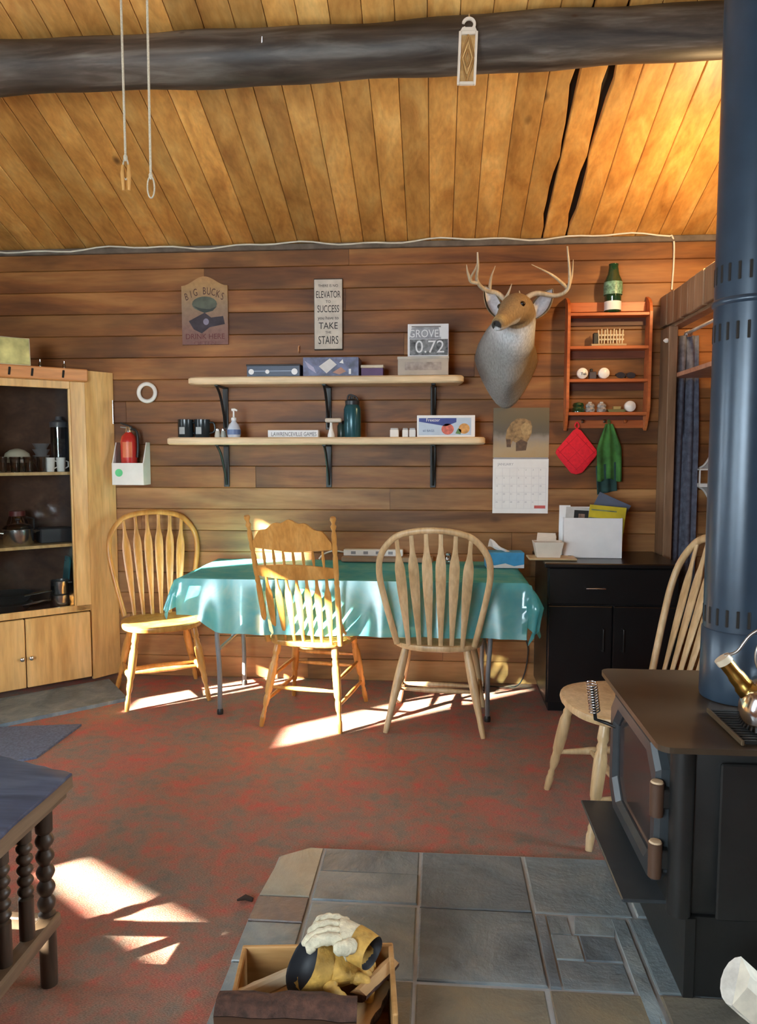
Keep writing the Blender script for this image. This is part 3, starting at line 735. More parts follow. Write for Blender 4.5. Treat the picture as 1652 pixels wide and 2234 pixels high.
# picture on top of the cabinet
t = at_cab('framed_photo', 'small gilt framed picture standing on the corner cabinet', 'picture', -0.385, -0.005, 1.905)
gold = plain('gilt_print', (0.50, 0.46, 0.18), 0.35, 0.1, var=0.5, nscale=9)
MB().box((0, 0, 0.078), (0.158, 0.012, 0.150), 0.003, (-0.08, 0, 0)).build('picture_panel', gold, t)
mb = MB()
for a, b, c_, d_ in ((-0.079, 0.079, 0.148, 0.156), (-0.079, 0.079, 0.0, 0.008), (-0.083, -0.075, 0, 0.156), (0.075, 0.083, 0, 0.156)): mb.bx(a, b, -0.008, 0.008, c_, d_, 0.002)
mb.build('frame', plain('cream_frame', (0.62, 0.58, 0.40), 0.4), t, None, (0, -0.001, 0.0), (-0.08, 0, 0))
MB().prism([(0.0, 0.0), (0.03, 0.0), (0.0, 0.12)], -0.003, 0.003, lambda a, b, d: (d, a+0.015, b)).build('easel_back', M['black'], t)
for i, (x, l) in enumerate([(-0.235, 'tiny clear glass vial on top of the corner cabinet, nearer the picture'), (-0.10, 'tiny clear glass vial on top of the corner cabinet, nearer the wall')]):
    t = at_cab('glass_vial', l, 'vial', x, 0.06, 1.905)
    MB().lathe([(0.008, 0), (0.009, 0.025), (0.004, 0.032), (0.005, 0.04)], 12).build('vial_body', jarglass, t, 40)
    MB().lathe([(0.004, 0.038), (0.005, 0.048), (0.001, 0.049)], 10).build('stopper', M['steel'], t, 40)

# slate slab and blue mat in front of the cabinet
sl = [oz(*p, 0.02) for p in ((0, 1525), (245, 1483), (278, 1522), (0, 1580))]
ext = [sl[0] + (sl[0]-sl[1])*0.6, sl[1] + Vector((-0.03, 0.02, 0)), sl[2], sl[3] + (sl[3]-sl[2])*0.6]
o = MB().prism([(p.x, p.y) for p in ext], 0.0, 0.02, lambda a, b, d: (a, b, d)).build('floor_slab', slate('dark_blue_slate', (0.05, 0.08, 0.11), (0.10, 0.145, 0.185), (0.19, 0.235, 0.27), 7), None)
struct(o); o['label'] = 'dark slate slab along the foot of the corner cabinet'
mp = [oz(*p, 0.012) for p in ((0, 1585), (178, 1579), (80, 1650))]
far = mp[0] + (mp[0]-mp[1])*1.0
poly = [mp[1], mp[2], mp[2]+(mp[2]-mp[1])*0.35 + Vector((-0.5, -0.2, 0)), far]
matm = plain('blue_grey_mat', (0.10, 0.125, 0.19), 0.95, var=0.3, nscale=90, bump=0.6)
o = MB().prism([(p.x, p.y) for p in poly], 0.0, 0.011, lambda a, b, d: (a, b, d)).build('floor_mat', matm)
tag(o, 'blue grey fabric mat lying on the red carpet by the cabinet', 'mat')

# ================================================================== black cabinet at the back right
def black_cabinet():
    root = thing('black_cabinet', 'low black cabinet against the back wall right of the table', 'cabinet', (0, 0, 0))
    bm = plain('black_lacquer', (0.006, 0.006, 0.0065), 0.30, var=0.2)
    x0, x1, y0, y1, H = 0.60, 1.295, 4.02, WY-0.01, 0.835
    mb = MB(); mb.bx(x0, x1, y0+0.02, y1, 0.06, H-0.025); mb.build('body', bm, root)
    MB().bx(x0-0.02, x1, y0-0.02, y1, H-0.025, H, 0.005).build('top', bm, root)
    MB().bx(x0+0.02, x1-0.02, y0+0.06, y1, 0.0, 0.06).build('plinth', bm, root)
    for a, b in ((x0+0.006, (x0+x1)/2-0.003), ((x0+x1)/2+0.003, x1-0.006)):
        d = MB().bx(a, b, y0, y0+0.02, 0.07, 0.60, 0.004).build('door', bm, root)
        hx = b-0.05 if a < 0.7 else a+0.05
        MB().tube([(hx, y0, 0.36), (hx, y0-0.025, 0.36), (hx, y0-0.025, 0.48), (hx, y0, 0.48)], 0.005, 8).build('handle', M['black'], d, 50)
    d = MB().bx(x0+0.006, x1-0.006, y0, y0+0.02, 0.61, H-0.03, 0.004).build('drawer', bm, root)
    hz = 0.70; MB().tube([(0.80, y0, hz), (0.80, y0-0.025, hz), (0.90, y0-0.025, hz), (0.90, y0, hz)], 0.005, 8).build('handle', M['steel'], d, 50)
black_cabinet()

# ================================================================== wood stove, flue and kettle
def stove():
    root = thing('wood_stove', 'black cast iron wood stove standing on the slate hearth', 'stove', (0.9, 2.15, 0.03))
    L = lambda mb, n, m, s=None, p=None: mb.build(n, m, p or root, s, None)
    def W(x, y, z): return (x-0.9, y-2.15, z-0.03)
    def bx(x0, x1, y0, y1, z0, z1, bev=0.0, seg=1):
        return MB().bx(x0-0.9, x1-0.9, y0-2.15, y1-2.15, z0-0.03, z1-0.03, bev, seg)
    ST, TP = M['stove'], M['stovetop']
    L(bx(0.60, 1.22, 1.865, 2.46, 0.245, 0.675, 0.012, 2), 'firebox', ST, 30)
    L(bx(0.66, 1.16, 1.86, 2.44, 0.032, 0.245), 'pedestal', ST)
    L(bx(0.635, 0.66, 1.85, 2.45, 0.032, 0.245), 'pedestal_front', ST)
    # rounded top plate
    ol = []; x0, x1, y0, y1, r = 0.55, 1.30, 1.822, 2.50, 0.035
    for cx, cy, a0 in ((x1-r, y1-r, 0), (x0+r, y1-r, 90), (x0+r, y0+r, 180), (x1-r, y0+r, 270)):
        for k in range(6): a = math.radians(a0+k*18); ol.append((cx+r*math.cos(a), cy+r*math.sin(a)))
    L(MB().prism(ol, 0.685, 0.70, lambda a, b, d: W(a, b, d)), 'top_plate', TP)
    L(bx(0.62, 1.20, 1.88, 2.44, 0.672, 0.686), 'top_neck', ST)
    # corner column and side heat shield on the near side
    L(MB().tube([W(0.622, 1.868, 0.25), W(0.622, 1.868, 0.68)], 0.030, 16), 'corner_column', ST, 50)
    L(MB().tube([W(0.622, 2.452, 0.25), W(0.622, 2.452, 0.68)], 0.030, 16), 'corner_column', ST, 50)
    L(bx(0.705, 1.20, 1.838, 1.850, 0.25, 0.655, 0.004), 'side_shield', ST)
    # ash ledge
    L(bx(0.488, 0.605, 1.895, 2.455, 0.252, 0.262, 0.003), 'ash_ledge', M['stovelit'])
    # door: chamfered frame with glass
    yn, yf, zb, zt, ch = 1.895, 2.405, 0.285, 0.668, 0.055
    def octa(i): return [(yn+i+ch, zb+i), (yf-i-ch, zb+i), (yf-i, zb+i+ch), (yf-i, zt-i-ch), (yf-i-ch, zt-i), (yn+i+ch, zt-i), (yn+i, zt-i-ch), (yn+i, zb+i+ch)]
    o_, i_ = octa(0), octa(0.055); d = MB()
    rings = [[W(0.602, a, b) for a, b in o_], [W(0.578, a, b) for a, b in o_], [W(0.566, a, b) for a, b in octa(0.010)], [W(0.566, a, b) for a, b in octa(0.042)], [W(0.580, a, b) for a, b in i_], [W(0.602, a, b) for a, b in i_]]
    d.loft(rings, caps=False); door = L(d, 'door', M['stovelit'], 25)
    g = MB(); g.prism(octa(0.05), 0.584, 0.588, lambda a, b, x: W(x, a, b)); g.build('door_glass', M['stoveglass'], door)
    for z0, z1 in ((0.50, 0.588), (0.338, 0.43)):
        hb = MB().lathe([(0.017, z0-0.03), (0.018, z1-0.033), (0.015, z1-0.03)], 16, (0.563-0.9, 1.878-2.15, 0)).build('hinge', plain('dark_hinge', (0.07, 0.035, 0.02), 0.5), door, 40)
        MB().lathe([(0.0165, 0), (0.014, 0.004), (0.001, 0.005)], 16, (0.563-0.9, 1.878-2.15, z1-0.031)).build('hinge_cap', plain('brass_hinge_cap', (0.55, 0.40, 0.25), 0.5), hb, 40)
        MB().box(W(0.585, 1.895, (z0+z1)/2), (0.03, 0.05, 0.05), 0.004).build('hinge_strap', ST, door)
    # spring handle on the latch side
    a, b = Vector(W(0.552, 2.385, 0.553)), Vector(W(0.515, 2.33, 0.585)); c = Vector(W(0.497, 2.37, 0.69))
    b = Vector(W(0.515, 2.385, 0.565))
    h = MB().tube([Vector(W(0.575, 2.36, 0.55)), a, b, b.lerp(c, 0.9)], 0.006, 10).build('door_handle', M['black'], door, 50)
    ax = (c-b).normalized(); s1 = ax.cross(Vector((0, 1, 0))).normalized(); s2 = ax.cross(s1)
    cp = []
    for i in range(11*14):
        f = i/(11*14); p = b.lerp(c, 0.22+0.78*f); an = 2*PI*f*11
        cp.append(p + s1*(0.0165*math.cos(an)) + s2*(0.0165*math.sin(an)))
    MB().tube(cp, 0.0024, 6).build('handle_spring', M['steel'], h, 60)
stove()
def flue():
    cx, cy, r = 0.893, 2.235, 0.1
    root = thing('stove_pipe', 'tall blue black stove pipe rising from the stove top', 'stove pipe', (cx, cy, 0.702))
    zt = zceil(cy) - 0.002 - 0.702
    cz = lambda k: zceil(cy + r*math.sin(2*PI*k/40)) - 0.702 - 0.004
    MB().loft([[(r*math.cos(2*PI*k/40), r*math.sin(2*PI*k/40), 0.0 if e == 0 else cz(k)) for k in range(40)] for e in (0, 1)]).build('pipe', M['pipe'], root, 60)
    MB().lathe([(r+0.003, 0.0), (r+0.005, 0.01), (r+0.004, 0.205), (r+0.001, 0.208)], 40, caps=False).build('collar', M['pipe'], root, 60)
    MB().lathe([(r+0.0005, 1.135), (r+0.006, 1.14), (r+0.006, 1.15), (r+0.0005, 1.155)], 40, caps=False).build('band', M['pipe'], root, 60)
    slot = MB().box((0, 0, 0), (0.004, 0.011, 0.052), 0.003).mesh('slot'); slot.materials.append(M['gapdark'])
    for z in (0.248, 1.06, 1.222):
        for k in range(22):
            a = 2*PI*k/22
            put('slot', slot, root, ((r-0.0008)*math.cos(a), (r-0.0008)*math.sin(a), z), (0, 0, a))
flue()
def trivet():
    root = thing('trivet', 'square slatted black trivet under the kettle on the stove', 'trivet', (0.88, 1.965, 0.702))
    for i in range(13):
        y = -0.115 + i*0.0185
        MB().box((0, y, 0.007), (0.245, 0.008, 0.010), 0.002).build('bar', M['black'], root)
    br = plain('worn_iron_edge', (0.10, 0.065, 0.035), 0.5, 0.4)
    for x in (-0.125, 0.125): MB().box((x, -0.004, 0.007), (0.008, 0.24, 0.014), 0.002).build('side_rail', br, root)
trivet()
def kettle():
    root = thing('kettle', 'shiny stainless kettle with a brass spout on the stove', 'kettle', (0.895, 1.93, 0.7145), math.radians(168))
    st = plain('kettle_steel', (0.72, 0.72, 0.72), 0.14, 1.0, var=0.04)
    MB().lathe([(0.095, 0.0), (0.106, 0.006), (0.113, 0.03), (0.112, 0.06), (0.102, 0.095), (0.082, 0.122), (0.058, 0.135), (0.055, 0.139)], 40).build('body', st, root, 40)
    lid = MB().lathe([(0.057, 0.138), (0.05, 0.147), (0.02, 0.154), (0.001, 0.155)], 30).build('lid', st, root, 40)
    MB().lathe([(0.006, 0.153), (0.006, 0.165), (0.014, 0.172), (0.012, 0.184), (0.001, 0.187)], 16).build('lid_knob', M['black'], lid, 40)
    br = plain('brass', (0.60, 0.40, 0.10), 0.25, 1.0)
    MB().tube(crom([(0.085, 0, 0.085), (0.112, 0, 0.12), (0.150, 0, 0.168)], 5), [0.026]*4+[0.022]*3+[0.019]*4, 16).build('spout', br, root, 50)
    MB().tube([(0.146, 0, 0.163), (0.156, 0, 0.176)], [0.0215, 0.0215], 16).build('spout_tip', plain('pale_brass_tip', (0.58, 0.48, 0.34), 0.4), root, 40)
    wire = plain('grey_wire', (0.42, 0.39, 0.36), 0.3, 0.9)
    MB().tube(crom([(0.150, 0.0, 0.182), (0.120, 0, 0.195), (0.085, 0.0, 0.245), (0.02, 0, 0.275), (-0.05, 0, 0.25), (-0.085, 0, 0.13)], 6), 0.004, 8).build('handle', wire, root, 60)
    MB().tube(crom([(0.060, 0.0, 0.135), (0.075, 0, 0.175), (0.070, 0, 0.215), (0.045, 0, 0.262)], 6), 0.004, 8).build('handle_stay', wire, root, 60)
kettle()

# ================================================================== rustic table at the left front
def rustic_table():
    dk = wood('dark_rustic_wood', (0.018, 0.011, 0.007), (0.045, 0.028, 0.018), (0.09, 0.06, 0.04), 'Z', 1.2, 0.45, var=0.1)
    tp = wood('dark_blue_grey_top', (0.03, 0.038, 0.06), (0.065, 0.085, 0.14), (0.15, 0.19, 0.27), 'X', 1.3, 0.28, var=0.0)  # blue of the window light put into the colour of the top layer
    root = thing('rustic_table', 'dark carved wooden side table at the left edge', 'table', (-1.35, 1.5, 0))
    edge = wood('worn_table_edge', (0.10, 0.065, 0.04), (0.17, 0.11, 0.065), (0.26, 0.18, 0.11), 'Y', 1.2, 0.5, var=0.0)
    W = lambda x, y, z: (x+1.35, y-1.5, z)
    zt = 0.55
    out = [(-0.988, 1.90), (-1.26, 2.00), (-1.42, 2.01), (-1.42, 1.0), (-0.997, 1.0), (-0.992, 1.45)]
    rag = []
    for (a, b), (c, d) in zip(out, out[1:]+out[:1]):
        n = 8
        for i in range(n):
            f = i/n; rag.append((a+(c-a)*f + random.uniform(-0.004, 0.004), b+(d-b)*f + random.uniform(-0.004, 0.004)))
    MB().loft([[W(a*0.999, b, zt-0.042) for a, b in rag], [W(a, b, zt-0.03) for a, b in rag], [W(a, b, zt-0.008) for a, b in rag]]).build('tabletop', edge, root, 30)
    MB().loft([[W(-1.2+(a+1.2)*0.998, 1.5+(b-1.5)*0.998, zt-0.008) for a, b in rag], [W(-1.2+(a+1.2)*0.998, 1.5+(b-1.5)*0.998, zt-0.003) for a, b in rag], [W(-1.2+(a+1.2)*0.985, 1.5+(b-1.5)*0.985, zt) for a, b in rag]]).build('sky_tinted_top', tp, root, 30)
    MB().bx(0.335, 0.350, -0.48, 0.385, zt-0.066, zt-0.028, 0.004).build('edge_rail', edge, root)
    def prof(h0, h1):
        n = 70; pr = []
        for i in range(n):
            f = i/(n-1); z = h0+(h1-h0)*f; r = 0.017
            if 0.42 < f < 0.86: r = 0.010 + 0.0085*abs(math.sin((f-0.42)/0.44*PI*5))
            pr.append((r, z))
        return pr
    for y in (1.815, 1.72, 1.62, 1.50, 1.36, 1.2, 1.06):
        big = y > 1.8 or y < 1.1
        MB().lathe([(r*(1.3 if big else 1.1), z) for r, z in prof(0.17 if not big else 0.0, zt-0.06)], 14, W(-1.03, y, 0)).build('leg' if big else 'spindle', dk, root, 45)
    for y in (1.815, 1.06): MB().lathe([(r*1.5, z) for r, z in prof(0.0, zt-0.06)], 14, W(-1.385, y, 0)).build('leg', dk, root, 45)
    MB().bx(0.305, 0.350, -0.46, 0.335, 0.155, 0.195, 0.006).build('lower_rail', edge, root)
    MB().bx(-0.055, -0.02, -0.46, 0.335, 0.155, 0.195, 0.006).build('lower_rail', dk, root)
    MB().bx(-0.02, 0.305, 0.30, 0.33, 0.155, 0.19, 0.004).build('lower_rail', dk, root)
    MB().bx(-0.02, 0.27, -0.45, 0.16, 0.165, 0.18).build('lower_shelf', dk, root)
    MB().bx(-0.05, 0.31, -0.45, 0.33, zt-0.085, zt-0.043).build('apron', dk, root)
    ln = MB(); ln.bx(0.272, 0.282, -0.44, 0.20, 0.18, zt-0.085); ln.build('inner_dark_sheet', M['gapdark'], root)  # black sheet added so the inside of the table looks dark
rustic_table()

# ================================================================== wood box with gloves
def wood_box():
    bxm = wood('crate_wood', (0.30, 0.15, 0.05), (0.44, 0.24, 0.085), (0.55, 0.33, 0.14), 'X', 1.2, 0.6, var=0.08)
    root = thing('kindling_box', 'open wooden box of firewood on the front of the hearth', 'box', (-0.272, 1.60, 0.032), math.radians(6))
    w, d, h, t = 0.185, 0.125, 0.185, 0.012
    MB().bx(-w, w, d-t, d, 0, h, 0.003).build('side', bxm, root); MB().bx(-w, w, -d, -d+t, 0, h*0.70, 0.003).build('side', bxm, root)
    MB().bx(-w, -w+t, -d+t, d-t, 0, h, 0.003).build('side', bxm, root); MB().bx(w-t, w, -d+t, d-t, 0, h, 0.003).build('side', bxm, root)
    MB().bx(-w+t, w-t, -d+t, d-t, 0.0, 0.01).build('bottom', bxm, root)
    return root
wood_box()
barkm = plain('log_bark', (0.065, 0.028, 0.018), 0.9, var=0.6, nscale=45, bump=1.0)
splitm = wood('split_wood_face', (0.28, 0.15, 0.06), (0.42, 0.26, 0.12), (0.55, 0.38, 0.20), 'X', 1.4, 0.6, var=0.15)
def split_log(label, loc, rot, length, r, seed, mats=None, group='firewood in the box'):
    """wedge of firewood: bark on the round back, split faces in front"""
    rnd = random.Random(seed)
    root = thing('firewood_log', label, 'firewood', loc, 0, group); root.rotation_euler = rot
    m1, m2 = mats or (barkm, splitm)
    arc = [(-1.0, 0.0)] + [(-math.cos(PI*k/8), -0.75*math.sin(PI*k/8)) for k in range(1, 8)] + [(1.0, 0.0)]
    rb, rs = [], []
    n = 9
    for i in range(n):
        x = -length/2 + length*i/(n-1); jit = 1+rnd.uniform(-0.07, 0.07); oz_ = rnd.uniform(-0.04, 0.04)*r
        a = [(x, r*p*jit, r*q*jit+oz_) for p, q in arc]
        rb.append(a + [(x, r*0.9*jit, 0.03*r+oz_), (x, -r*0.9*jit, 0.03*r+oz_)])
        tp = 0.55+rnd.uniform(-0.05, 0.05)
        rs.append([(x, -r*0.97*jit, 0.032*r+oz_), (x, r*0.97*jit, 0.032*r+oz_), (x, r*0.25, r*tp), (x, -r*0.2, r*tp*0.95)])
    MB().loft(rb).build('bark', m1, root, 50); MB().loft(rs).build('split_face', m2, root, 25)
    return root
split_log('dark barked log lying at the front of the kindling box', (-0.315, 1.490, 0.215), (2.6, 0.05, 0.08), 0.30, 0.055, 1, (barkm, wood('dark_split_face', (0.05, 0.02, 0.01), (0.10, 0.045, 0.022), (0.17, 0.085, 0.045), 'X', 1.4, 0.7)))
split_log('split log at the back left inside the kindling box', (-0.36, 1.63, 0.14), (0.2, -0.08, 0.5), 0.20, 0.05, 2)
split_log('split log at the right inside the kindling box', (-0.165, 1.60, 0.15), (-0.3, 0.1, 1.3), 0.19, 0.048, 3)
split_log('reddish log in the middle of the kindling box', (-0.27, 1.585, 0.12), (0.1, 0, 0.15), 0.27, 0.05, 4)

split_log('pale split kindling stick at the left rim of the kindling box', (-0.385, 1.585, 0.205), (0.3, -0.1, 0.55), 0.17, 0.020, 5, (splitm, wood('pale_split', (0.50, 0.40, 0.26), (0.62, 0.52, 0.36), (0.72, 0.63, 0.48), 'X', 1.4, 0.6)))
split_log('pale split kindling stick at the right inside the kindling box', (-0.135, 1.63, 0.205), (-0.2, 0.1, 1.1), 0.15, 0.022, 6, (barkm, splitm))
leather = plain('yellow_leather', (0.50, 0.29, 0.06), 0.65, var=0.45, nscale=22, bump=0.9)
canvas = plain('cream_canvas', (0.60, 0.55, 0.40), 0.9, var=0.25, nscale=40, bump=0.7)
blk = plain('black_cuff_lining', (0.008, 0.009, 0.013), 0.6, var=0.3)
def glove(label, secs, fingers, palm_m, fing_m, seed):
    """secs: list of (centre, forward normal, half width, half height) from cuff opening to knuckles"""
    rnd = random.Random(seed); o0 = secs[0][0]
    root = thing('work_glove', label, 'glove', (o0.x, o0.y, o0.z), 0, 'work gloves on the firewood')
    def ring(c, nrm, a, b, wob=0.0):
        nrm = Vector(nrm).normalized(); side = nrm.cross(Vector((0, 0, 1))).normalized(); up = side.cross(nrm)
        return [c - o0 + side*(a*math.cos(2*PI*k/24)*(1+wob*math.sin(5*2*PI*k/24+seed))) + up*(b*math.sin(2*PI*k/24)*(1+wob*math.sin(3*2*PI*k/24+c.x*90))) for k in range(24)]
    n = len(secs); cut = 2
    MB().loft([ring(*q, 0.03) for q in secs[:cut+1]], caps=False).build('cuff', leather, root, 70)
    c, nr, a, b = secs[0]; nv = Vector(nr).normalized()
    MB().loft([ring(c, nr, a, b, 0.03), ring(c+nv*0.004, nr, a*0.93, b*0.93), ring(c+nv*0.03, nr, a*0.85, b*0.85), ring(c+nv*0.045, nr, a*0.4, b*0.4), ring(c+nv*0.046, nr, a*0.02, b*0.02)], caps=False).build('cuff_lining', blk, root, 70)
    MB().loft([ring(*q, 0.10) for q in secs[cut:]] + [ring(secs[-1][0]+Vector(secs[-1][1]).normalized()*0.012, secs[-1][1], secs[-1][2]*0.5, secs[-1][3]*0.5)]).build('palm', palm_m, root, 70)
    for k, fp in enumerate(fingers):
        P = crom([Vector(p)-o0 for p in fp], 5); m = len(P); r = 0.0145 if k < 4 else 0.017
        MB().tube(P, [r*(0.95+0.1*math.sin(i_*1.9+k))*(1.0 if i_ < m-3 else (0.92, 0.75, 0.38)[i_-m+3]) for i_ in range(m)], 12).build('finger' if k < 4 else 'thumb', fing_m, root, 70)
# first glove: wide black-lined cuff opening toward the viewer, fingers curling down into the box
O = oz(658, 2106, 0.262); E = oz(775, 2108, 0.225)
secs = [(O, (0.62, 0.50, -0.55), 0.044, 0.060), (O.lerp(E, 0.22), (0.75, 0.45, -0.40), 0.047, 0.058), (O.lerp(E, 0.45), (0.85, 0.38, -0.3), 0.046, 0.050), (O.lerp(E, 0.72), (0.95, 0.25, -0.3), 0.046, 0.040), (E, (0.95, 0.1, -0.4), 0.044, 0.032)]
fg = [[E + Vector((-0.005, 0.036-0.024*k, 0.0)), E + Vector((0.022, 0.034-0.024*k, -0.005)), E + Vector((0.036, 0.032-0.023*k, -0.035)), E + Vector((0.026, 0.030-0.022*k, -0.062))] for k in range(4)]
fg.append([O.lerp(E, 0.55) + Vector((0, -0.035, -0.01)), O.lerp(E, 0.65) + Vector((0, -0.060, -0.02)), O.lerp(E, 0.9) + Vector((0.0, -0.070, -0.035))])
glove('yellow leather work glove with its dark cuff opening toward the viewer', secs, fg, leather, leather, 1)
# second glove: lies across behind it, pale fingers falling forward over the first
O = oz(812, 2080, 0.275); E = oz(745, 2036, 0.305)
secs = [(O, (-0.75, 0.45, 0.10), 0.040, 0.036), (O.lerp(E, 0.3), (-0.8, 0.40, 0.15), 0.044, 0.036), (O.lerp(E, 0.55), (-0.85, 0.30, 0.1), 0.047, 0.034), (O.lerp(E, 0.8), (-0.9, 0.1, 0.0), 0.048, 0.030), (E, (-0.9, -0.1, -0.1), 0.045, 0.024)]
fg = []
for k in range(4):
    q = Vector((0.0, 0.034-0.023*k, 0.0))
    fg.append([E + q + Vector((0.01, 0, 0)), E + q + Vector((-0.020, -0.004, 0.012)), E + q*1.15 + Vector((-0.050-0.006*(k % 2), -0.006, 0.006)), E + q*1.3 + Vector((-0.068-0.010*(k % 3), -0.010, -0.014))])
fg.append([O.lerp(E, 0.6) + Vector((0, -0.03, 0.012)), O.lerp(E, 0.75) + Vector((0, -0.054, 0.014)), O.lerp(E, 1.0) + Vector((-0.01, -0.066, 0.006))])
glove('work glove with pale canvas fingers lying across behind the other glove', secs, fg, canvas, canvas, 2)

# birch kindling at the lower right corner
birch = plain('birch_bark', (0.66, 0.64, 0.58), 0.7, var=0.22, nscale=22, bump=0.3)
birchs = wood('birch_split', (0.52, 0.40, 0.22), (0.66, 0.54, 0.34), (0.76, 0.66, 0.46), 'X', 1.2, 0.6, var=0.1)
bl = plain('birch_pale_split', (0.70, 0.66, 0.55), 0.7, var=0.12, nscale=30)
split_log('white birch log leaning at the lower right corner, largest piece', (0.800, 1.64, 0.130), (0.9, 0.75, 0.15), 0.36, 0.055, 11, (birch, bl), 'birch kindling by the stove')
split_log('thin birch kindling stick at the lower right under the leaning log', (0.70, 1.58, 0.125), (0.2, 0.55, 0.5), 0.24, 0.026, 12, (birch, birchs), 'birch kindling by the stove')
split_log('short birch stick flat on the hearth at the lower right', (0.74, 1.50, 0.07), (-0.4, 0.1, 2.0), 0.22, 0.034, 13, (birch, birchs), 'birch kindling by the stove')
o = MB().tube([(-0.575, 2.215, 0.008), (-0.60, 2.22, 0.012), (-0.625, 2.212, 0.006)], [0.007, 0.009, 0.003], 8).build('wood_chip', M['bark'], None, 50)
tag(o, 'small dark wood chip on the carpet beside the hearth', 'wood chip')

# ================================================================== wall shelves
def shelf(label, x0, x1, ztop, depth, bz):
    root = thing('wall_shelf', label, 'shelf', (0, WY-0.003, ztop), 0, 'pine wall shelves')
    th = 0.042; r = 0.05
    ol = [(x0+r*0.4, 0.0), (x1-r*0.4, 0.0)]
    for cx, a0 in ((x1-r, 0), (x0+r, -90)):
        for k in range(7):
            a = math.radians(a0 - k*15); ol.append((cx+r*math.cos(a), -depth+r+r*math.sin(a)))
    mid = (x0+x1)/2
    def ring(s, z): return [(a if s == 1 else (a-0.008 if a > mid else a+0.008), b if s == 1 else min(0, b+0.008), z) for a, b in ol]
    MB().loft([ring(0, -th), ring(1, -th+0.008), ring(1, -0.008), ring(0, 0.0)]).build('shelf_board', M['pine'], root, 40)
    for u in (495, 718, 945):
        x = oy(u, 1000, WY).x
        mb = MB()
        mb.box((x, -0.005, -th-0.13), (0.034, 0.008, 0.26), 0.002)
        mb.box((x, -depth*0.42, -th-0.005), (0.024, depth*0.82, 0.008), 0.002)
        mb.tube(crom([(x, -0.008, -th-0.245), (x, -0.05, -th-0.16), (x, -depth*0.5, -th-0.055), (x, -depth*0.78, -th-0.008)], 5), 0.008, 8, True, 1.0)
        mb.build('bracket', M['black'], root, 40)
    return root
ZU, ZLo = 1.868, 1.515
shelf('upper pine wall shelf holding board games', oy(405, 828, WY-0.25).x, oy(1013, 828, WY-0.25).x, ZU, 0.24, 0)
shelf('lower pine wall shelf holding mugs and bottles', oy(360, 960, WY-0.25).x, oy(1060, 960, WY-0.25).x, ZLo, 0.25, 0)
YS = WY-0.14
def on(u, z=ZU, y=YS): p = oy(u, 900, y); return (p.x, y, z+0.001)
def carton(name, label, cat, u0, u1, h, d, m, z=ZU, y=YS, bev=0.002, rotz=0.0):
    a, b = oy(u0, 900, y-d/2).x, oy(u1, 900, y-d/2).x
    root = thing(name, label, cat, ((a+b)/2, y, z+0.0008), rotz)
    MB().box((0, 0, h/2), (b-a, d, h), bev).build('box_body', m, root)
    return root, (b-a)
# upper shelf
r, w = carton('game_box', 'flat dark blue game case at the left of the upper shelf', 'game box', 540, 655, 0.062, 0.19, plain('navy_card', (0.030, 0.045, 0.085), 0.4))
MB().box((0, 0, 0.064), (w+0.008, 0.198, 0.010), 0.003).build('lid', plain('black_lid', (0.02, 0.02, 0.025), 0.5), r)
for x, s in ((-0.13, 0.016), (-0.035, 0.012), (0.125, 0.018)):
    MB().lathe([(s, 0), (s, 0.002)], 16, (x, -0.0955, 0.026), Matrix.Rotation(PI/2, 3, 'X')).build('white_print', M['paper'], r)
MB().box((0, -0.0955, 0.03), (w*0.9, 0.001, 0.004)).build('white_print', plain('pale_blue_print', (0.35, 0.42, 0.55), 0.5), r)
r, w = carton('puzzle_box', 'blue puzzle box with pictures on the upper shelf', 'puzzle box', 662, 783, 0.108, 0.17, plain('puzzle_print', (0.10, 0.11, 0.20), 0.45, var=0.6, nscale=22))
yf = -0.0855
MB().prism([(-0.07, 0.055), (-0.005, 0.10), (0.035, 0.065), (-0.025, 0.015)], 0, 0.001, lambda a, b, d: (a, yf-d, b)).build('printed_picture', plain('pale_print', (0.62, 0.60, 0.58), 0.6), r)
MB().prism([(-0.155, 0.09), (-0.10, 0.05), (-0.085, 0.015), (-0.13, 0.045)], 0, 0.001, lambda a, b, d: (a, yf-d, b)).build('printed_picture', plain('lilac_print', (0.36, 0.34, 0.48), 0.6), r)
MB().prism([(0.01, 0.02), (0.06, 0.05), (0.09, 0.025), (0.05, 0.008)], 0, 0.001, lambda a, b, d: (a, yf-d, b)).build('printed_picture', plain('rose_print', (0.42, 0.22, 0.16), 0.6), r)
MB().prism([(0.105, 0.01), (0.118, 0.01), (0.118, 0.04), (0.105, 0.04)], 0, 0.001, lambda a, b, d: (a, yf-d, b)).build('printed_picture', M['paper'], r)
MB().prism([(0.05, 0.075), (0.07, 0.095), (0.075, 0.07)], 0, 0.001, lambda a, b, d: (a, yf-d, b)).build('printed_picture', M['paper'], r)
r, w = carton('card_box', 'small purple box with a cream lid on the upper shelf', 'box', 788, 836, 0.048, 0.10, plain('purple_card', (0.10, 0.03, 0.13), 0.5))
MB().box((0, 0, 0.0565), (w+0.006, 0.106, 0.018), 0.003).build('lid', plain('cream_lid', (0.62, 0.52, 0.38), 0.5), r)
r, w = carton('flat_box', 'worn cream cardboard box on the right of the upper shelf', 'box', 868, 978, 0.105, 0.20, plain('worn_card', (0.46, 0.39, 0.32), 0.8, var=0.15, nscale=8))
MB().box((0, -0.1005, 0.05), (w*0.72, 0.001, 0.045), 0).build('faded_print', plain('faded_print', (0.36, 0.30, 0.26), 0.8, var=0.3, nscale=30), r)
MB().box((0, 0, 0.098), (w+0.006, 0.205, 0.014), 0.002).build('lid', plain('worn_lid', (0.52, 0.47, 0.40), 0.8), r)
xb, wbx = r.location.x, w
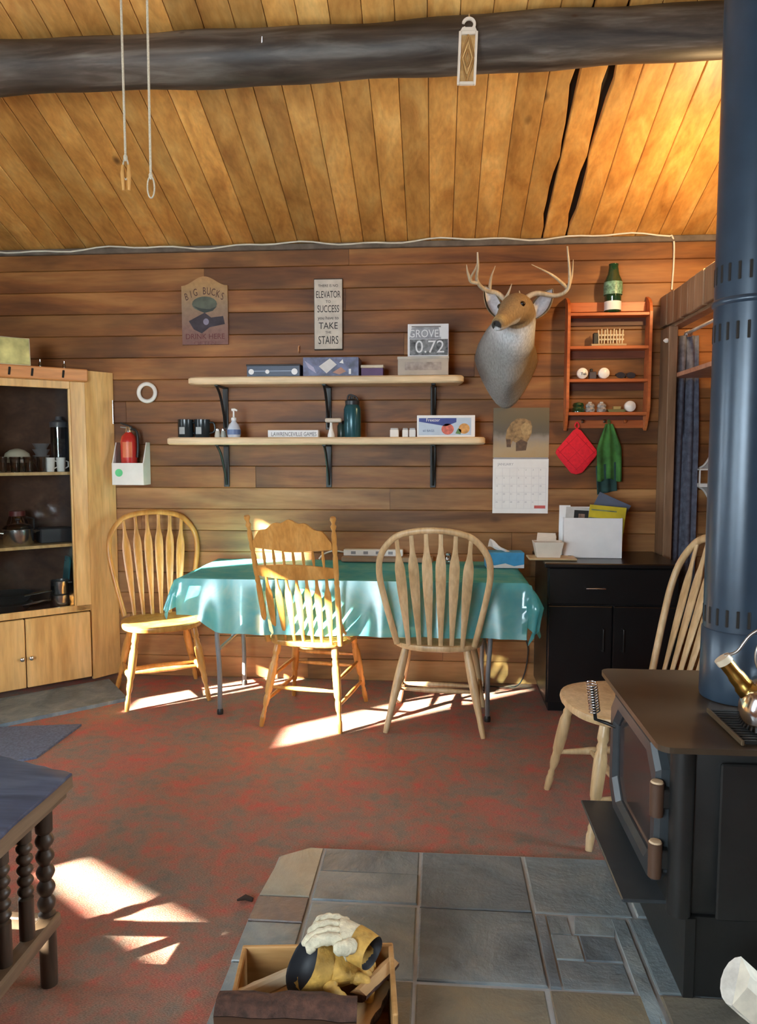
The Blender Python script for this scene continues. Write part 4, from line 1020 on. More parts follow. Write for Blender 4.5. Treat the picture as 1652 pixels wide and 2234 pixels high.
root = thing('photo_book', 'black and white picture box standing on the cream cardboard box', 'box', (oy(934, 780, YS-0.09).x, YS-0.06, ZU+0.107))
hw, hh = 0.117, 0.185
MB().box((0, 0, hh/2), (2*hw, 0.035, hh), 0.002).build('box_body', M['paper'], root)
gp = plain('grey_photo_print', (0.16, 0.16, 0.16), 0.5, var=0.9, nscale=34)
MB().bx(-hw+0.012, hw-0.004, -0.0185, -0.0175, 0.008, 0.098).build('printed_picture', gp, root)
MB().bx(-hw+0.022, hw-0.045, -0.0185, -0.0175, 0.165, 0.173).build('printed_band', plain('grey_band', (0.22, 0.20, 0.19), 0.5), root)
MB().prism([(-0.108, 0.10), (-0.095, 0.16), (-0.055, 0.168), (0.06, 0.165), (0.075, 0.10)], 0.0175, 0.0183, lambda a, b, d: (a, -d, b)).build('printed_band', plain('mid_grey_print', (0.30, 0.30, 0.32), 0.5, var=0.3, nscale=30), root)
text('lettering', 'GROVER', 0.062, M['paper'], root, (-0.01, -0.0188, 0.128), sx=0.86)
text('lettering', '0.72', 0.10, M['paper'], root, (0.01, -0.0190, 0.052), sx=1.0)
o = MB().tube(crom([(0.60-1.14, WY-0.10, ZU+0.005), (-0.50, WY-0.13, ZU+0.006), (-0.44, WY-0.12, ZU+0.004)], 5), 0.003, 6).build('wire_scrap', M['white'], None, 60)
o.location = (0.085+0.0, 0, 0); tag(o, 'thin pale wire scrap lying beside the small purple box', 'wire')

# lower shelf
def mug(u, label):
    root = thing('dark_mug', label, 'mug', on(u, ZLo), 0, 'dark mugs on the lower shelf')
    mm = plain('dark_enamel', (0.018, 0.026, 0.030), 0.22)
    MB().lathe([(0.042, 0), (0.047, 0.006), (0.047, 0.108), (0.043, 0.108), (0.042, 0.012)], 24).build('mug_body', mm, root, 40)
    MB().prism([(math.cos(a), math.sin(a)) for a in (-2.2, -2.0, -1.8, -1.6, -1.4)], 0.02, 0.062, lambda a, b, d: (0.0478*a, 0.0478*b, d)).build('pale_label', plain('pale_label', (0.34, 0.36, 0.36), 0.6), root)
    MB().tube(crom([(0.045, 0, 0.09), (0.072, 0, 0.085), (0.075, 0, 0.04), (0.046, 0, 0.025)], 5), 0.006, 8).build('handle', mm, root, 50)
mug(405, 'dark mug at the left end of the lower shelf'); mug(441, 'dark mug second from the left end of the lower shelf')
for u, l in ((474, 'small cream salt shaker left of the soap bottle'), (487, 'small grey pepper shaker touching the soap bottle')):
    root = thing('shaker', l, 'shaker', on(u, ZLo, WY-0.17), 0, 'shakers on the lower shelf')
    cm = plain('cream_shaker', (0.50, 0.46, 0.38), 0.4) if u < 480 else plain('grey_shaker', (0.34, 0.36, 0.32), 0.4)
    MB().lathe([(0.016, 0), (0.018, 0.008), (0.013, 0.035), (0.012, 0.04)], 16).build('shaker_body', cm, root, 40)
    MB().lathe([(0.0125, 0.04), (0.012, 0.05), (0.004, 0.056), (0.001, 0.056)], 14).build('shaker_cap', M['steel'], root, 40)
root = thing('soap_dispenser', 'clear pump soap bottle with a blue label on the lower shelf', 'soap bottle', on(510, ZLo, WY-0.18))
MB().lathe([(0.036, 0), (0.040, 0.01), (0.040, 0.045), (0.030, 0.075), (0.014, 0.092), (0.013, 0.1)], 24).build('bottle', plain('clear_soap', (0.55, 0.60, 0.68), 0.15, coat=0.5), root, 40)
MB().lathe([(0.0408, 0.016), (0.0408, 0.046)], 24, caps=False).build('blue_label', plain('blue_label', (0.10, 0.16, 0.32), 0.4), root, 40)
MB().lathe([(0.015, 0.1), (0.015, 0.115), (0.006, 0.120), (0.005, 0.158)], 16).build('pump_stem', M['white'], root, 40)
MB().tube([(-0.012, 0, 0.163), (0.006, -0.0, 0.165), (0.022, 0, 0.158)], [0.009, 0.008, 0.005], 10).build('pump_head', M['white'], root, 40)
r, w = carton('domino_box', 'long white box printed with a row of figures on the lower shelf', 'box', 584, 694, 0.042, 0.07, M['paper'], ZLo, WY-0.17)
text('lettering', 'LAWRENCEVILLE GAMES', 0.034, plain('grey_ink', (0.12, 0.12, 0.13), 0.7), r, (0.005, -0.0358, 0.017), sx=0.72)
root = thing('scrub_brush', 'white handled brush with a wide head on the lower shelf', 'brush', on(727, ZLo, WY-0.20))
MB().lathe([(0.021, 0), (0.021, 0.012), (0.010, 0.05), (0.007, 0.085)], 18, (-0.012, 0, 0)).build('handle', M['white'], root, 40)
MB().box((0.002, 0, 0.098), (0.098, 0.045, 0.026), 0.010, None, 2).build('brush_head', plain('cream_plastic', (0.60, 0.52, 0.42), 0.4), root, 40)
root = thing('water_bottle', 'tall dark teal water bottle on the lower shelf', 'bottle', on(769, ZLo, WY-0.15))
tl = plain('dark_teal_metal', (0.018, 0.085, 0.105), 0.25, 0.2)
MB().lathe([(0.048, 0), (0.051, 0.006), (0.051, 0.165), (0.042, 0.188), (0.036, 0.192)], 28).build('bottle_body', tl, root, 40)
MB().lathe([(0.042, 0.19), (0.043, 0.212), (0.030, 0.222), (0.018, 0.224), (0.016, 0.240), (0.001, 0.244)], 24).build('cap', plain('black_cap', (0.015, 0.016, 0.02), 0.4), root, 40)
MB().tube(crom([(-0.03, 0, 0.21), (-0.02, 0, 0.248), (0.02, 0, 0.238), (0.036, 0, 0.21)], 4), 0.005, 8).build('carry_loop', plain('black_loop', (0.015, 0.016, 0.02), 0.4), root, 50)
root = thing('film_canister', 'teal spray can standing behind the brush on the lower shelf', 'can', on(745, ZLo, WY-0.08))
MB().lathe([(0.024, 0), (0.025, 0.004), (0.025, 0.07), (0.018, 0.08)], 18).build('can_body', plain('dark_green_can', (0.03, 0.06, 0.05), 0.3), root, 40)
MB().lathe([(0.018, 0.08), (0.017, 0.10), (0.001, 0.101)], 16).build('can_cap', M['black'], root, 40)
for i, (u0, u1, l) in enumerate(((851, 870, 'small white box left of the freezer bag box, first of three'), (878, 891, 'small white box left of the freezer bag box, middle of three'), (893, 907, 'small white box touching the freezer bag box'))):
    r, w = carton('spice_box', l, 'box', u0, u1, 0.044, 0.04, M['white'], ZLo, WY-0.16, 0.003); r['group'] = 'small white boxes on the lower shelf'
    MB().box((0, 0, 0.0485), (w*0.9, 0.036, 0.009), 0.003).build('lid', plain('grey_lid_small', (0.5, 0.5, 0.5), 0.4), r)
r, w = carton('bag_box', 'white and blue freezer bag box on the right of the lower shelf', 'box', 910, 1037, 0.125, 0.09, M['paper'], ZLo, WY-0.165)
hw = w/2; F = lambda n, pts, m: MB().prism(pts, 0.0455, 0.0460, lambda a, b, d: (a, -d, b)).build(n, m, r)
F('printed_panel', [(-hw+0.01, 0.01), (hw-0.022, 0.01), (hw-0.022, 0.11), (-hw+0.01, 0.11)], plain('pale_blue_print2', (0.46, 0.56, 0.68), 0.5, var=0.1, nscale=9))
F2 = lambda n, pts, m: MB().prism(pts, 0.0461, 0.0464, lambda a, b, d: (a, -d, b)).build(n, m, r)
F2('printed_wedge', [(-hw+0.012, 0.108), (0.06, 0.108), (0.06, 0.085), (0.0, 0.062), (-hw+0.012, 0.088)], plain('navy_print', (0.03, 0.05, 0.25), 0.5))
F2('printed_fruit', [(-0.02+0.036*math.cos(a*PI/8)+0.03, 0.045+0.032*math.sin(a*PI/8)) for a in range(16)], plain('red_print', (0.55, 0.12, 0.08), 0.5, var=0.4, nscale=40))
F2('printed_fruit', [(0.105+0.032*math.cos(a*PI/8), 0.048+0.03*math.sin(a*PI/8)) for a in range(16)], plain('orange_print', (0.62, 0.30, 0.07), 0.5, var=0.3, nscale=40))
F2('printed_leaf', [(0.055, 0.02), (0.085, 0.015), (0.09, 0.04), (0.07, 0.05)], plain('green_print', (0.10, 0.20, 0.05), 0.5))
text('lettering', 'Freezer', 0.026, M['paper'], r, (-0.075, -0.0466, 0.097))
text('lettering', '60 BAGS', 0.018, plain('blue_ink', (0.05, 0.08, 0.25), 0.6), r, (-0.10, -0.0466, 0.035))

# ================================================================== wall signs
def wp(u, v, d=0.0): p = oy(u, v, WY-d); return p
a, b = wp(398, 622), wp(500, 752)
root = thing('wooden_sign', 'brown arched wooden sign with a hunter picture on the wall', 'sign', ((a.x+b.x)/2, WY-0.003, (a.z+b.z)/2))
hw, hh = (b.x-a.x)/2, (a.z-b.z)/2
top = [(hw, hh-0.01)] + [(hw*(1-k/14), hh-0.01 + 0.055*(0.5+0.5*math.cos(PI*(1-k/14)))) for k in range(1, 28)] + [(-hw, hh-0.01)]
def sgn():
    t = NT('sign_wood'); v = t.coords((1, 1, 1), False)
    sep = t.new('ShaderNodeSeparateXYZ'); t.link(v, sep.inputs[0])
    mr = t.new('ShaderNodeMapRange'); mr.inputs[1].default_value = -0.2; mr.inputs[2].default_value = 0.25; t.link(sep.outputs['Z'], mr.inputs[0])
    c = t.ramp(mr.outputs[0], [(0.0, (0.20, 0.085, 0.07)), (0.25, (0.24, 0.13, 0.10)), (0.55, (0.30, 0.20, 0.12)), (0.85, (0.42, 0.24, 0.09)), (1.0, (0.48, 0.24, 0.09))])
    f = t.noise(v, 40, 4); t.color(t.mix(c, t.ramp(f, [(0.3, (0.75,)*3), (0.7, (1.15,)*3)]), 0.6, 'MULTIPLY')); t.b.inputs['Roughness'].default_value = 0.6
    return t.m
MB().prism([(-hw, -hh), (hw, -hh)]+top, 0.0, 0.018, lambda x, z, d: (x, -d, z)).build('board', sgn(), root)
sf = lambda n, pts, m, d=0.019: MB().prism(pts, 0.0175, d, lambda x, z, e: (x, -e, z)).build(n, m, root)
ell = lambda cx, cz, rx, rz, n=18: [(cx+rx*math.cos(2*PI*k/n), cz+rz*math.sin(2*PI*k/n)) for k in range(n)]
sf('painted_hat', ell(0.0, 0.062, 0.078, 0.045), plain('hat_green', (0.10, 0.115, 0.085), 0.7, var=0.3), 0.0188)
sf('painted_brim', [(-0.07, 0.05), (-0.02, 0.035), (0.03, 0.03), (0.075, 0.045), (0.05, 0.02), (0.0, 0.008), (-0.03, 0.02)], plain('hat_brim', (0.045, 0.055, 0.05), 0.7), 0.0192)
sf('painted_figure', [(-0.10, -0.04), (-0.06, -0.02), (0.0, 0.01), (0.04, -0.02), (0.115, -0.012), (0.125, -0.06), (0.03, -0.078), (-0.02, -0.115), (-0.07, -0.09)], plain('dark_figure', (0.045, 0.035, 0.045), 0.7, var=0.4), 0.0190)
sf('painted_patch', ell(0.008, -0.045, 0.018, 0.02, 12), plain('lilac_patch', (0.26, 0.24, 0.32), 0.7), 0.0194)
brn = plain('brown_lettering', (0.085, 0.035, 0.025), 0.7)
for k, ch in enumerate('BIG BUCKS'):
    f = (k-4)/4; text('lettering', ch, 0.062, brn, root, (f*0.112, -0.0185, 0.138 - 0.034*f*f), (PI/2, f*0.25, 0), 0.62)
text('lettering', 'DRINK HERE', 0.046, plain('maroon_lettering', (0.13, 0.03, 0.03), 0.7), root, (0, -0.0185, -0.135), sx=0.95)
text('lettering', 'OFTEN', 0.030, plain('dull_rose_lettering', (0.16, 0.06, 0.055), 0.7), root, (0, -0.0185, -0.175), sx=1.5)

a, b = wp(687, 612), wp(748, 762)
root = thing('text_sign', 'narrow white sign with lettering about stairs on the wall', 'sign', ((a.x+b.x)/2, WY-0.003, (a.z+b.z)/2))
hw, hh = (b.x-a.x)/2, (a.z-b.z)/2
MB().box((0, -0.009, 0), (2*hw+0.006, 0.018, 2*hh+0.012), 0.002).build('back_board', plain('dark_sign_edge', (0.05, 0.035, 0.025), 0.7), root)
MB().box((0, -0.0185, 0), (2*hw, 0.003, 2*hh), 0.001).build('white_face', plain('cream_sign_face', (0.60, 0.54, 0.46), 0.7, var=0.12, nscale=20), root)
for s, z, size, sx in (('THERE IS NO', 0.168, 0.022, 0.95), ('ELEVATOR', 0.115, 0.058, 0.54), ('TO', 0.074, 0.022, 1.0), ('SUCCESS', 0.030, 0.060, 0.56), ('you have to', -0.022, 0.028, 0.95), ('TAKE', -0.070, 0.056, 0.86), ('THE', -0.108, 0.020, 1.0), ('STAIRS', -0.156, 0.068, 0.60)):
    text('lettering', s, size, M['ink'], root, (0, -0.0203, z), sx=sx)
# hook above the shelf
o = MB().tube(crom([(0, 0, 0.0), (0, -0.02, 0.005), (0, -0.022, 0.03), (0.004, -0.02, 0.04)], 5), 0.004, 8).build('wall_hook', plain('copper_hook', (0.55, 0.30, 0.16), 0.35, 0.6), None, 50, (oy(653, 770, WY).x, WY-0.0025, oy(653, 770, WY).z))
tag(o, 'small copper coat hook on the planks above the puzzle box', 'hook')
# white ring
p = wp(323, 857)
cp = [(0.053*math.cos(2*PI*k/40), 0.0, 0.053*math.sin(2*PI*k/40)) for k in range(40)]
o = MB().tube(cp, 0.0125, 12, cyc=True).build('wall_ring', M['white'], None, 60, (p.x, WY-0.016, p.z)); tag(o, 'white ring hanging on the wall left of the shelves', 'ring')

# ================================================================== fire extinguisher
root = thing('extinguisher_bracket', 'white wall box with a green sticker holding the extinguisher', 'bracket', (0, WY-0.003, 0))
a, b = wp(244, 930, 0.1), wp(316, 1058, 0.1)
x0, x1, z0 = a.x, b.x, b.z
zt = oy(300, 1010, WY-0.1).z; ztr = oy(314, 965, WY-0.05).z
MB().bx(x0, x1, -0.115, -0.108, z0, zt, 0.001).build('front_panel', M['white'], root)
MB().bx(x0, x1, -0.108, 0, z0, z0+0.006).build('base_panel', M['white'], root)
for x in (x0, x1-0.006): MB().prism([(-0.108, z0+0.006), (0.0, z0+0.006), (0.0, ztr), (-0.05, ztr), (-0.108, zt)], x, x+0.006, lambda y, z, d: (d, y, z)).build('side_panel', M['white'], root)
MB().lathe([(0.024, 0), (0.024, 0.001)], 18, (x0+0.045, -0.1151, z0+0.075), Matrix.Rotation(PI/2, 3, 'X')).build('sticker', plain('green_sticker', (0.12, 0.62, 0.25), 0.5), root)
cx, cy = (x0+x1)/2-0.012, WY-0.003-0.056
root = thing('fire_extinguisher', 'red fire extinguisher standing in the white wall box', 'fire extinguisher', (cx, cy, z0+0.008))
rd = plain('red_enamel', (0.50, 0.025, 0.02), 0.25, coat=0.4)
zt_ = oy(270, 945, WY-0.06).z - (z0+0.008)
MB().lathe([(0.046, 0), (0.05, 0.006), (0.05, zt_-0.05), (0.044, zt_-0.02), (0.024, zt_), (0.018, zt_+0.006)], 28).build('cylinder', rd, root, 40)
MB().prism([(math.cos(q), math.sin(q)) for q in (-2.0, -1.7, -1.4, -1.1, -0.8)], zt_-0.15, zt_-0.055, lambda a_, b_, d: (0.0506*a_, 0.0506*b_, d)).build('label', plain('orange_label', (0.62, 0.14, 0.05), 0.4), root, 40)
MB().lathe([(0.0505, 0.075), (0.0505, 0.082)], 28, caps=False).build('band', M['steel'], root, 40)
MB().lathe([(0.019, zt_+0.004), (0.017, zt_+0.03), (0.012, zt_+0.04)], 16).build('valve', M['steel'], root, 40)
MB().box((-0.012, -0.004, zt_+0.05), (0.08, 0.014, 0.010), 0.003, (0, 0.35, 0)).build('lever', M['black'], root)
MB().box((-0.015, -0.004, zt_+0.034), (0.07, 0.014, 0.008), 0.003, (0, 0.1, 0)).build('lever', plain('grey_lever', (0.30, 0.28, 0.25), 0.5), root)
MB().tube(crom([(0.012, 0, zt_+0.03), (0.055, -0.01, zt_+0.01), (0.062, -0.01, zt_-0.08), (0.056, -0.01, zt_-0.15)], 5), 0.008, 8).build('hose', M['black'], root, 50)
p = wp(248, 900); o = MB().tube([(p.x, WY-0.012, p.z-0.07), (p.x, WY-0.012, p.z+0.075)], [0.005, 0.004], 8).build('thin_rod', M['steel'], None, 50)
tag(o, 'thin metal rod on the wall above the fire extinguisher', 'rod')

# ================================================================== calendar
a, b, c2 = wp(1077, 890), wp(1197, 1003), wp(1197, 1120)
root = thing('wall_calendar', 'wall calendar with a brown bear picture over a white month page', 'calendar', ((a.x+b.x)/2, WY-0.003, b.z))
hw = (b.x-a.x)/2; zt, zb = a.z-b.z, c2.z-b.z
def calpic():
    t = NT('calendar_print'); v = t.coords((1, 1, 1), False); sep = t.new('ShaderNodeSeparateXYZ'); t.link(v, sep.inputs[0])
    mr = t.new('ShaderNodeMapRange'); mr.inputs[1].default_value = 0.0; mr.inputs[2].default_value = zt; t.link(sep.outputs['Z'], mr.inputs[0])
    f = t.noise(v, 16, 4)
    ad = t.new('ShaderNodeMath', operation='MULTIPLY_ADD'); ad.inputs[1].default_value = 0.25; t.link(f, ad.inputs[0]); 
    sb = t.new('ShaderNodeMath', operation='SUBTRACT'); sb.inputs[1].default_value = 0.125; t.link(mr.outputs[0], sb.inputs[0]); t.link(sb.outputs[0], ad.inputs[2])
    t.color(t.ramp(ad.outputs[0], [(0.0, (0.40, 0.27, 0.12)), (0.22, (0.42, 0.31, 0.18)), (0.42, (0.30, 0.26, 0.22)), (0.55, (0.12, 0.10, 0.07)), (0.8, (0.15, 0.115, 0.06)), (1, (0.17, 0.12, 0.06))]))
    t.b.inputs['Roughness'].default_value = 0.4; return t.m
MB().bx(-hw, hw, -0.004, 0, 0.012, zt).build('picture_page', calpic(), root)
bf = plain('bear_fur_print', (0.30, 0.185, 0.075), 0.5, var=0.45, nscale=45); bd = plain('bear_dark_print', (0.11, 0.06, 0.03), 0.5, var=0.4, nscale=45)
s_ = zt/0.33
cf = lambda n, pts, m, d=0.0046: MB().prism([(x*1.0, z*s_) for x, z in pts], 0.004, d, lambda x, z, e: (x, -e, z)).build(n, m, root)
cf('printed_bear', [(-0.085, 0.085), (-0.092, 0.14), (-0.085, 0.19), (-0.06, 0.235), (-0.025, 0.262), (0.02, 0.262), (0.055, 0.245), (0.065, 0.21), (0.062, 0.17), (0.05, 0.14), (0.035, 0.11), (0.025, 0.075), (0.0, 0.07), (-0.015, 0.10), (-0.05, 0.12), (-0.062, 0.085)], bf)
cf('printed_bear_leg', [(-0.03, 0.055), (0.03, 0.06), (0.038, 0.11), (0.0, 0.13), (-0.03, 0.11)], bd, 0.0049)
cf('printed_bear_leg', [(-0.085, 0.08), (-0.06, 0.08), (-0.062, 0.13), (-0.088, 0.13)], bd, 0.0049)
cf('printed_bear_head', ell(0.03, 0.195, 0.033, 0.042, 14), plain('bear_head_print', (0.40, 0.27, 0.12), 0.5, var=0.3, nscale=50), 0.0050)
MB().bx(-hw, hw, -0.005, 0, zb, 0.006).build('month_page', M['paper'], root)
MB().bx(-hw+0.004, hw-0.004, -0.006, -0.002, 0.004, 0.014).build('binding', plain('grey_binding', (0.28, 0.27, 0.30), 0.5), root)
gl = plain('calendar_rule', (0.58, 0.58, 0.62), 0.7)
mb = MB(); n = 6
for i in range(n): z = zb+0.03+(0-0.05-zb-0.03)*i/(n-1); mb.bx(-hw+0.014, hw-0.014, -0.0054, -0.005, z-0.0006, z+0.0006)
for i in range(8): x = -hw+0.014+(2*hw-0.028)*i/7; mb.bx(x-0.0006, x+0.0006, -0.0054, -0.005, zb+0.03, -0.05)
mb.build('printed_grid', gl, root)
text('lettering', 'JANUARY', 0.022, plain('grey_print_ink', (0.35, 0.35, 0.40), 0.7), root, (-0.09, -0.0052, -0.028))
MB().bx(hw-0.082, hw-0.016, -0.0056, -0.005, zb+0.030, zb+0.048).build('printed_logo', plain('red_logo', (0.55, 0.10, 0.09), 0.6), root)
k = 1
for i in range(5):
    for j in range(7):
        if i*7+j < 3 or k > 31: continue
        hgt = (-0.05-zb-0.03)/5; text('lettering', str(k), 0.014, plain('grey_print_ink2', (0.42, 0.42, 0.47), 0.7) if k == 1 else bpy.data.materials['grey_print_ink2'], root, (-hw+0.024+(2*hw-0.028)*j/7, -0.0052, -0.05-hgt*i-0.011)); k += 1

# ================================================================== red rack
def rack():
    x0, x1 = oy(1237, 800, WY-0.05).x, oy(1413, 800, WY-0.05).x; zt, zb = 2.335, 1.555; D = 0.10
    root = thing('display_rack', 'red stained wooden display rack with four shelves on the wall', 'rack', ((x0+x1)/2, WY-0.003, zb))
    hw = (x1-x0)/2; m = M['redwood']; H = zt-zb
    for sx in (-1, 1):
        ol = [(0, 0.02), (-0.03, 0.0), (-0.055, 0.03), (-0.085, 0.09), (-D, 0.13), (-D, H-0.10), (-0.085, H-0.05), (-0.05, H-0.02), (0, H)]
        MB().prism(ol, sx*hw-0.008, sx*hw+0.008, lambda y, z, d: (d, y, z)).build('side_board', m, root)
    for z in (2.232, 2.042, 1.853, 1.661):
        MB().bx(-hw+0.008, hw-0.008, -D+0.006, 0, z-zb-0.018, z-zb, 0.002).build('shelf', m, root)
        MB().bx(-hw+0.008, hw-0.008, -0.012, 0, z-zb-0.062, z-zb-0.019).build('back_slat', wood('dark_red_slat', (0.08, 0.02, 0.01), (0.13, 0.035, 0.015), (0.18, 0.055, 0.025), 'X', 1, 0.5), root)
    MB().bx(-hw+0.008, hw-0.008, -0.016, 0, 0.015, 0.062, 0.002).build('bottom_rail', m, root)
    MB().bx(-hw+0.008, hw-0.008, -0.014, 0, H-0.085, H-0.03, 0.002).build('top_rail', m, root)
    for x in (-0.132, -0.005, 0.115):
        MB().tube(crom([(x, -0.016, 0.05), (x, -0.035, 0.05), (x, -0.042, 0.062)], 5), [0.006]*6+[0.009]*5, 10).build('peg', M['steel'] if x < 0.1 else m, root, 50)
    return (x0+x1)/2, hw
RX, RW = rack()
YR_ = WY-0.055
bg = plain('green_bottle_glass', (0.02, 0.09, 0.035), 0.08, coat=0.6); bg.node_tree.nodes['Principled BSDF'].inputs['Transmission Weight'].default_value = 0.55
root = thing('green_bottle', 'green glass bottle with a white label on top of the red rack', 'bottle', (oy(1337, 670, YR_-0.016).x, YR_-0.016, 2.233))
MB().lathe([(0.040, 0), (0.046, 0.008), (0.047, 0.10), (0.052, 0.14), (0.050, 0.18), (0.034, 0.215), (0.030, 0.235), (0.026, 0.26), (0.028, 0.275), (0.022, 0.278)], 26).build('bottle_glass', bg, root, 40)
MB().lathe([(0.0475, 0.012), (0.0478, 0.062)], 26, caps=False).build('label', M['paper'], root, 40)
MB().lathe([(0.0520, 0.10), (0.0535, 0.14), (0.0518, 0.172)], 26, caps=False).build('embossed_band', plain('pale_green_band', (0.16, 0.30, 0.20), 0.4, var=0.7, nscale=70), root, 40)
root = thing('fence_ornament', 'tiny wooden ornament with pickets on the second rack shelf', 'ornament', (RX, YR_, 2.043))
wp_ = plain('cream_carving', (0.62, 0.52, 0.34), 0.5)
MB().bx(-0.10, 0.10, -0.035, 0.035, 0, 0.012, 0.002).build('base', plain('tan_base', (0.42, 0.29, 0.15), 0.6), root)
for i in range(9): MB().box((-0.055+i*0.017, -0.012, 0.052+0.006*(i % 2)), (0.007, 0.007, 0.085), 0.002, (0, 0.06*((i % 3)-1), 0)).build('picket', wp_, root)
for z in (0.035, 0.06): MB().bx(-0.065, 0.09, -0.010, -0.004, z, z+0.009).build('rail', wp_, root)
MB().box((-0.072, 0, 0.045), (0.028, 0.03, 0.065), 0.004).build('dark_block', M['black'], root)
ins = plain('white_porcelain', (0.80, 0.76, 0.70), 0.25)
for u, l, z in ((1271, 'white porcelain knob with a mark, left on the third rack shelf', 1.854), (1318, 'white porcelain knob in the middle of the third rack shelf', 1.854), (1377, 'white porcelain knob at the right of the lowest rack shelf', 1.662)):
    root = thing('porcelain_knob', l, 'knob', (oy(u, 810, YR_-0.02).x, YR_-0.015, z), 0, 'porcelain knobs on the red rack')
    R = Matrix.Rotation(PI/2, 3, 'X')
    MB().lathe([(0.016, -0.035), (0.022, -0.03), (0.030, -0.02), (0.033, 0.0), (0.031, 0.014), (0.020, 0.022), (0.001, 0.025)], 22, (0, 0, 0.033), R).build('knob_body', ins, root, 40)
    MB().lathe([(0.018, -0.05), (0.019, -0.034)], 16, (0, 0, 0.033), R).build('knob_stem', plain('dark_stem', (0.04, 0.035, 0.04), 0.4), root, 40)
    if u == 1271: text('lettering', 'Tuk', 0.022, M['ink'], root, (0.004, -0.0262, 0.028))
root = thing('dark_glasses', 'dark folded sunglasses at the right of the third rack shelf', 'sunglasses', (oy(1363, 815, YR_).x, YR_-0.01, 1.854), 0.2)
dm = plain('dark_lens', (0.03, 0.032, 0.045), 0.15)
for sx in (-1, 1):
    MB().prism([(0.028*math.cos(2*PI*k/16)*1.0+sx*0.031, 0.02+0.018*math.sin(2*PI*k/16)) for k in range(16)], -0.002, 0.002, lambda a_, b_, d: (a_, d-0.01+0.2*(b_-0.02), b_)).build('lens', dm, root)
    MB().tube([(sx*0.058, -0.01, 0.028), (sx*0.05, 0.02, 0.022), (-sx*0.02, 0.03, 0.012)], 0.003, 6).build('temple_arm', M['black'], root)
MB().tube([(-0.008, -0.01, 0.026), (0.0, -0.012, 0.029), (0.008, -0.01, 0.026)], 0.003, 6).build('bridge', M['black'], root)
for u, l, w_ in ((1293, 'dark cube ornament between the two white knobs', 0.030),):
    root = thing('dark_ornament', l, 'ornament', (oy(u, 815, YR_).x, YR_, 1.854))
    MB().box((0, 0, 0.022), (0.042, 0.03, 0.044), 0.004).build('body', plain('dark_grey_pottery', (0.06, 0.05, 0.06), 0.5), root)
    MB().box((-0.008, 0, 0.052), (0.016, 0.02, 0.018), 0.003).build('top_piece', M['black'], root)
root = thing('green_insulator', 'dark green glass insulator at the left of the lowest rack shelf', 'insulator', (oy(1262, 885, YR_).x, YR_, 1.662))
MB().lathe([(0.036, 0.0), (0.037, 0.02), (0.030, 0.03), (0.034, 0.042), (0.028, 0.054), (0.010, 0.060), (0.001, 0.061)], 24).build('glass_body', bg, root, 40)
MB().lathe([(0.030, 0.028), (0.031, 0.031)], 24, caps=False).build('groove_ring', plain('dark_green_ring', (0.01, 0.05, 0.02), 0.3), root, 40)
for u, l in ((1287, 'clear glass insulator beside the dark green one'), (1312, 'clear glass insulator in the middle of the lowest rack shelf')):
    root = thing('clear_insulator', l, 'insulator', (oy(u, 885, YR_).x, YR_-0.01, 1.662), 0, 'clear insulators on the rack')
    MB().lathe([(0.026, 0.0), (0.030, 0.015), (0.024, 0.026), (0.028, 0.038), (0.020, 0.050), (0.001, 0.054)], 22).build('glass_body', plain('clear_ins_glass', (0.30, 0.29, 0.28), 0.08, coat=1.0, var=0.6, nscale=60), root, 40)
    MB().lathe([(0.012, 0.052), (0.010, 0.060), (0.001, 0.062)], 14).build('glass_tip', plain('clear_ins_tip', (0.5, 0.5, 0.48), 0.08, coat=1.0), root, 40)
root = thing('toy_boat', 'low olive green wooden toy beside the lowest white knob', 'toy', (oy(1345, 885, YR_).x, YR_, 1.662))
MB().prism([(-0.045, 0.0), (0.045, 0.0), (0.055, 0.016), (-0.055, 0.016)], -0.018, 0.018, lambda a_, b_, d: (a_, d, b_)).build('hull', plain('olive_paint', (0.16, 0.15, 0.05), 0.5), root)
MB().bx(-0.02, 0.025, -0.012, 0.012, 0.016, 0.034, 0.002).build('cabin', plain('tan_paint', (0.38, 0.28, 0.10), 0.5), root)

# pot holder and green cloth hanging from the pegs
yh = WY-0.055
p = oy(1258, 985, yh)
root = thing('pot_holder', 'bright red quilted pot holder hanging below the rack', 'pot holder', (p.x, yh, p.z))
rm = plain('red_quilt', (0.72, 0.012, 0.03), 0.85, var=0.12, nscale=60, bump=0.5)
ol = [(0.0, 0.135), (0.022, 0.125), (0.11, 0.015), (0.122, -0.005), (0.112, -0.03), (0.035, -0.125), (0.0, -0.135), (-0.03, -0.128), (-0.105, -0.035), (-0.122, -0.008), (-0.115, 0.012), (-0.02, 0.125)]
def qring(s, y): return [(x*s, y, z*s) for x, z in ol]
MB().loft([qring(0.94, 0.007), qring(1.0, 0.004), qring(1.0, -0.004), qring(0.94, -0.008), qring(0.5, -0.011), qring(0.05, -0.011)]).build('quilted_pad', rm, root, 40)
mb = MB()
for k in (-1, 0, 1):
    mb.tube([(-0.06+0.05*k, -0.0095, 0.06+0.05*k), (0.055+0.05*k, -0.0095, -0.06+0.05*k)], 0.0018, 6); mb.tube([(-0.055+0.05*k, -0.0095, -0.06-0.05*k), (0.06+0.05*k, -0.0095, 0.055-0.05*k)], 0.0018, 6)
mb.build('stitching', plain('dark_red_thread', (0.50, 0.008, 0.02), 0.9), root)
MB().tube(crom([(0.0, 0, 0.13), (-0.012, 0, 0.15), (0.0, 0.004, 0.172), (0.012, 0, 0.15), (0.0, 0, 0.13)], 5), 0.004, 6).build('hanging_loop', rm, root, 50)
p = oy(1327, 990, yh)
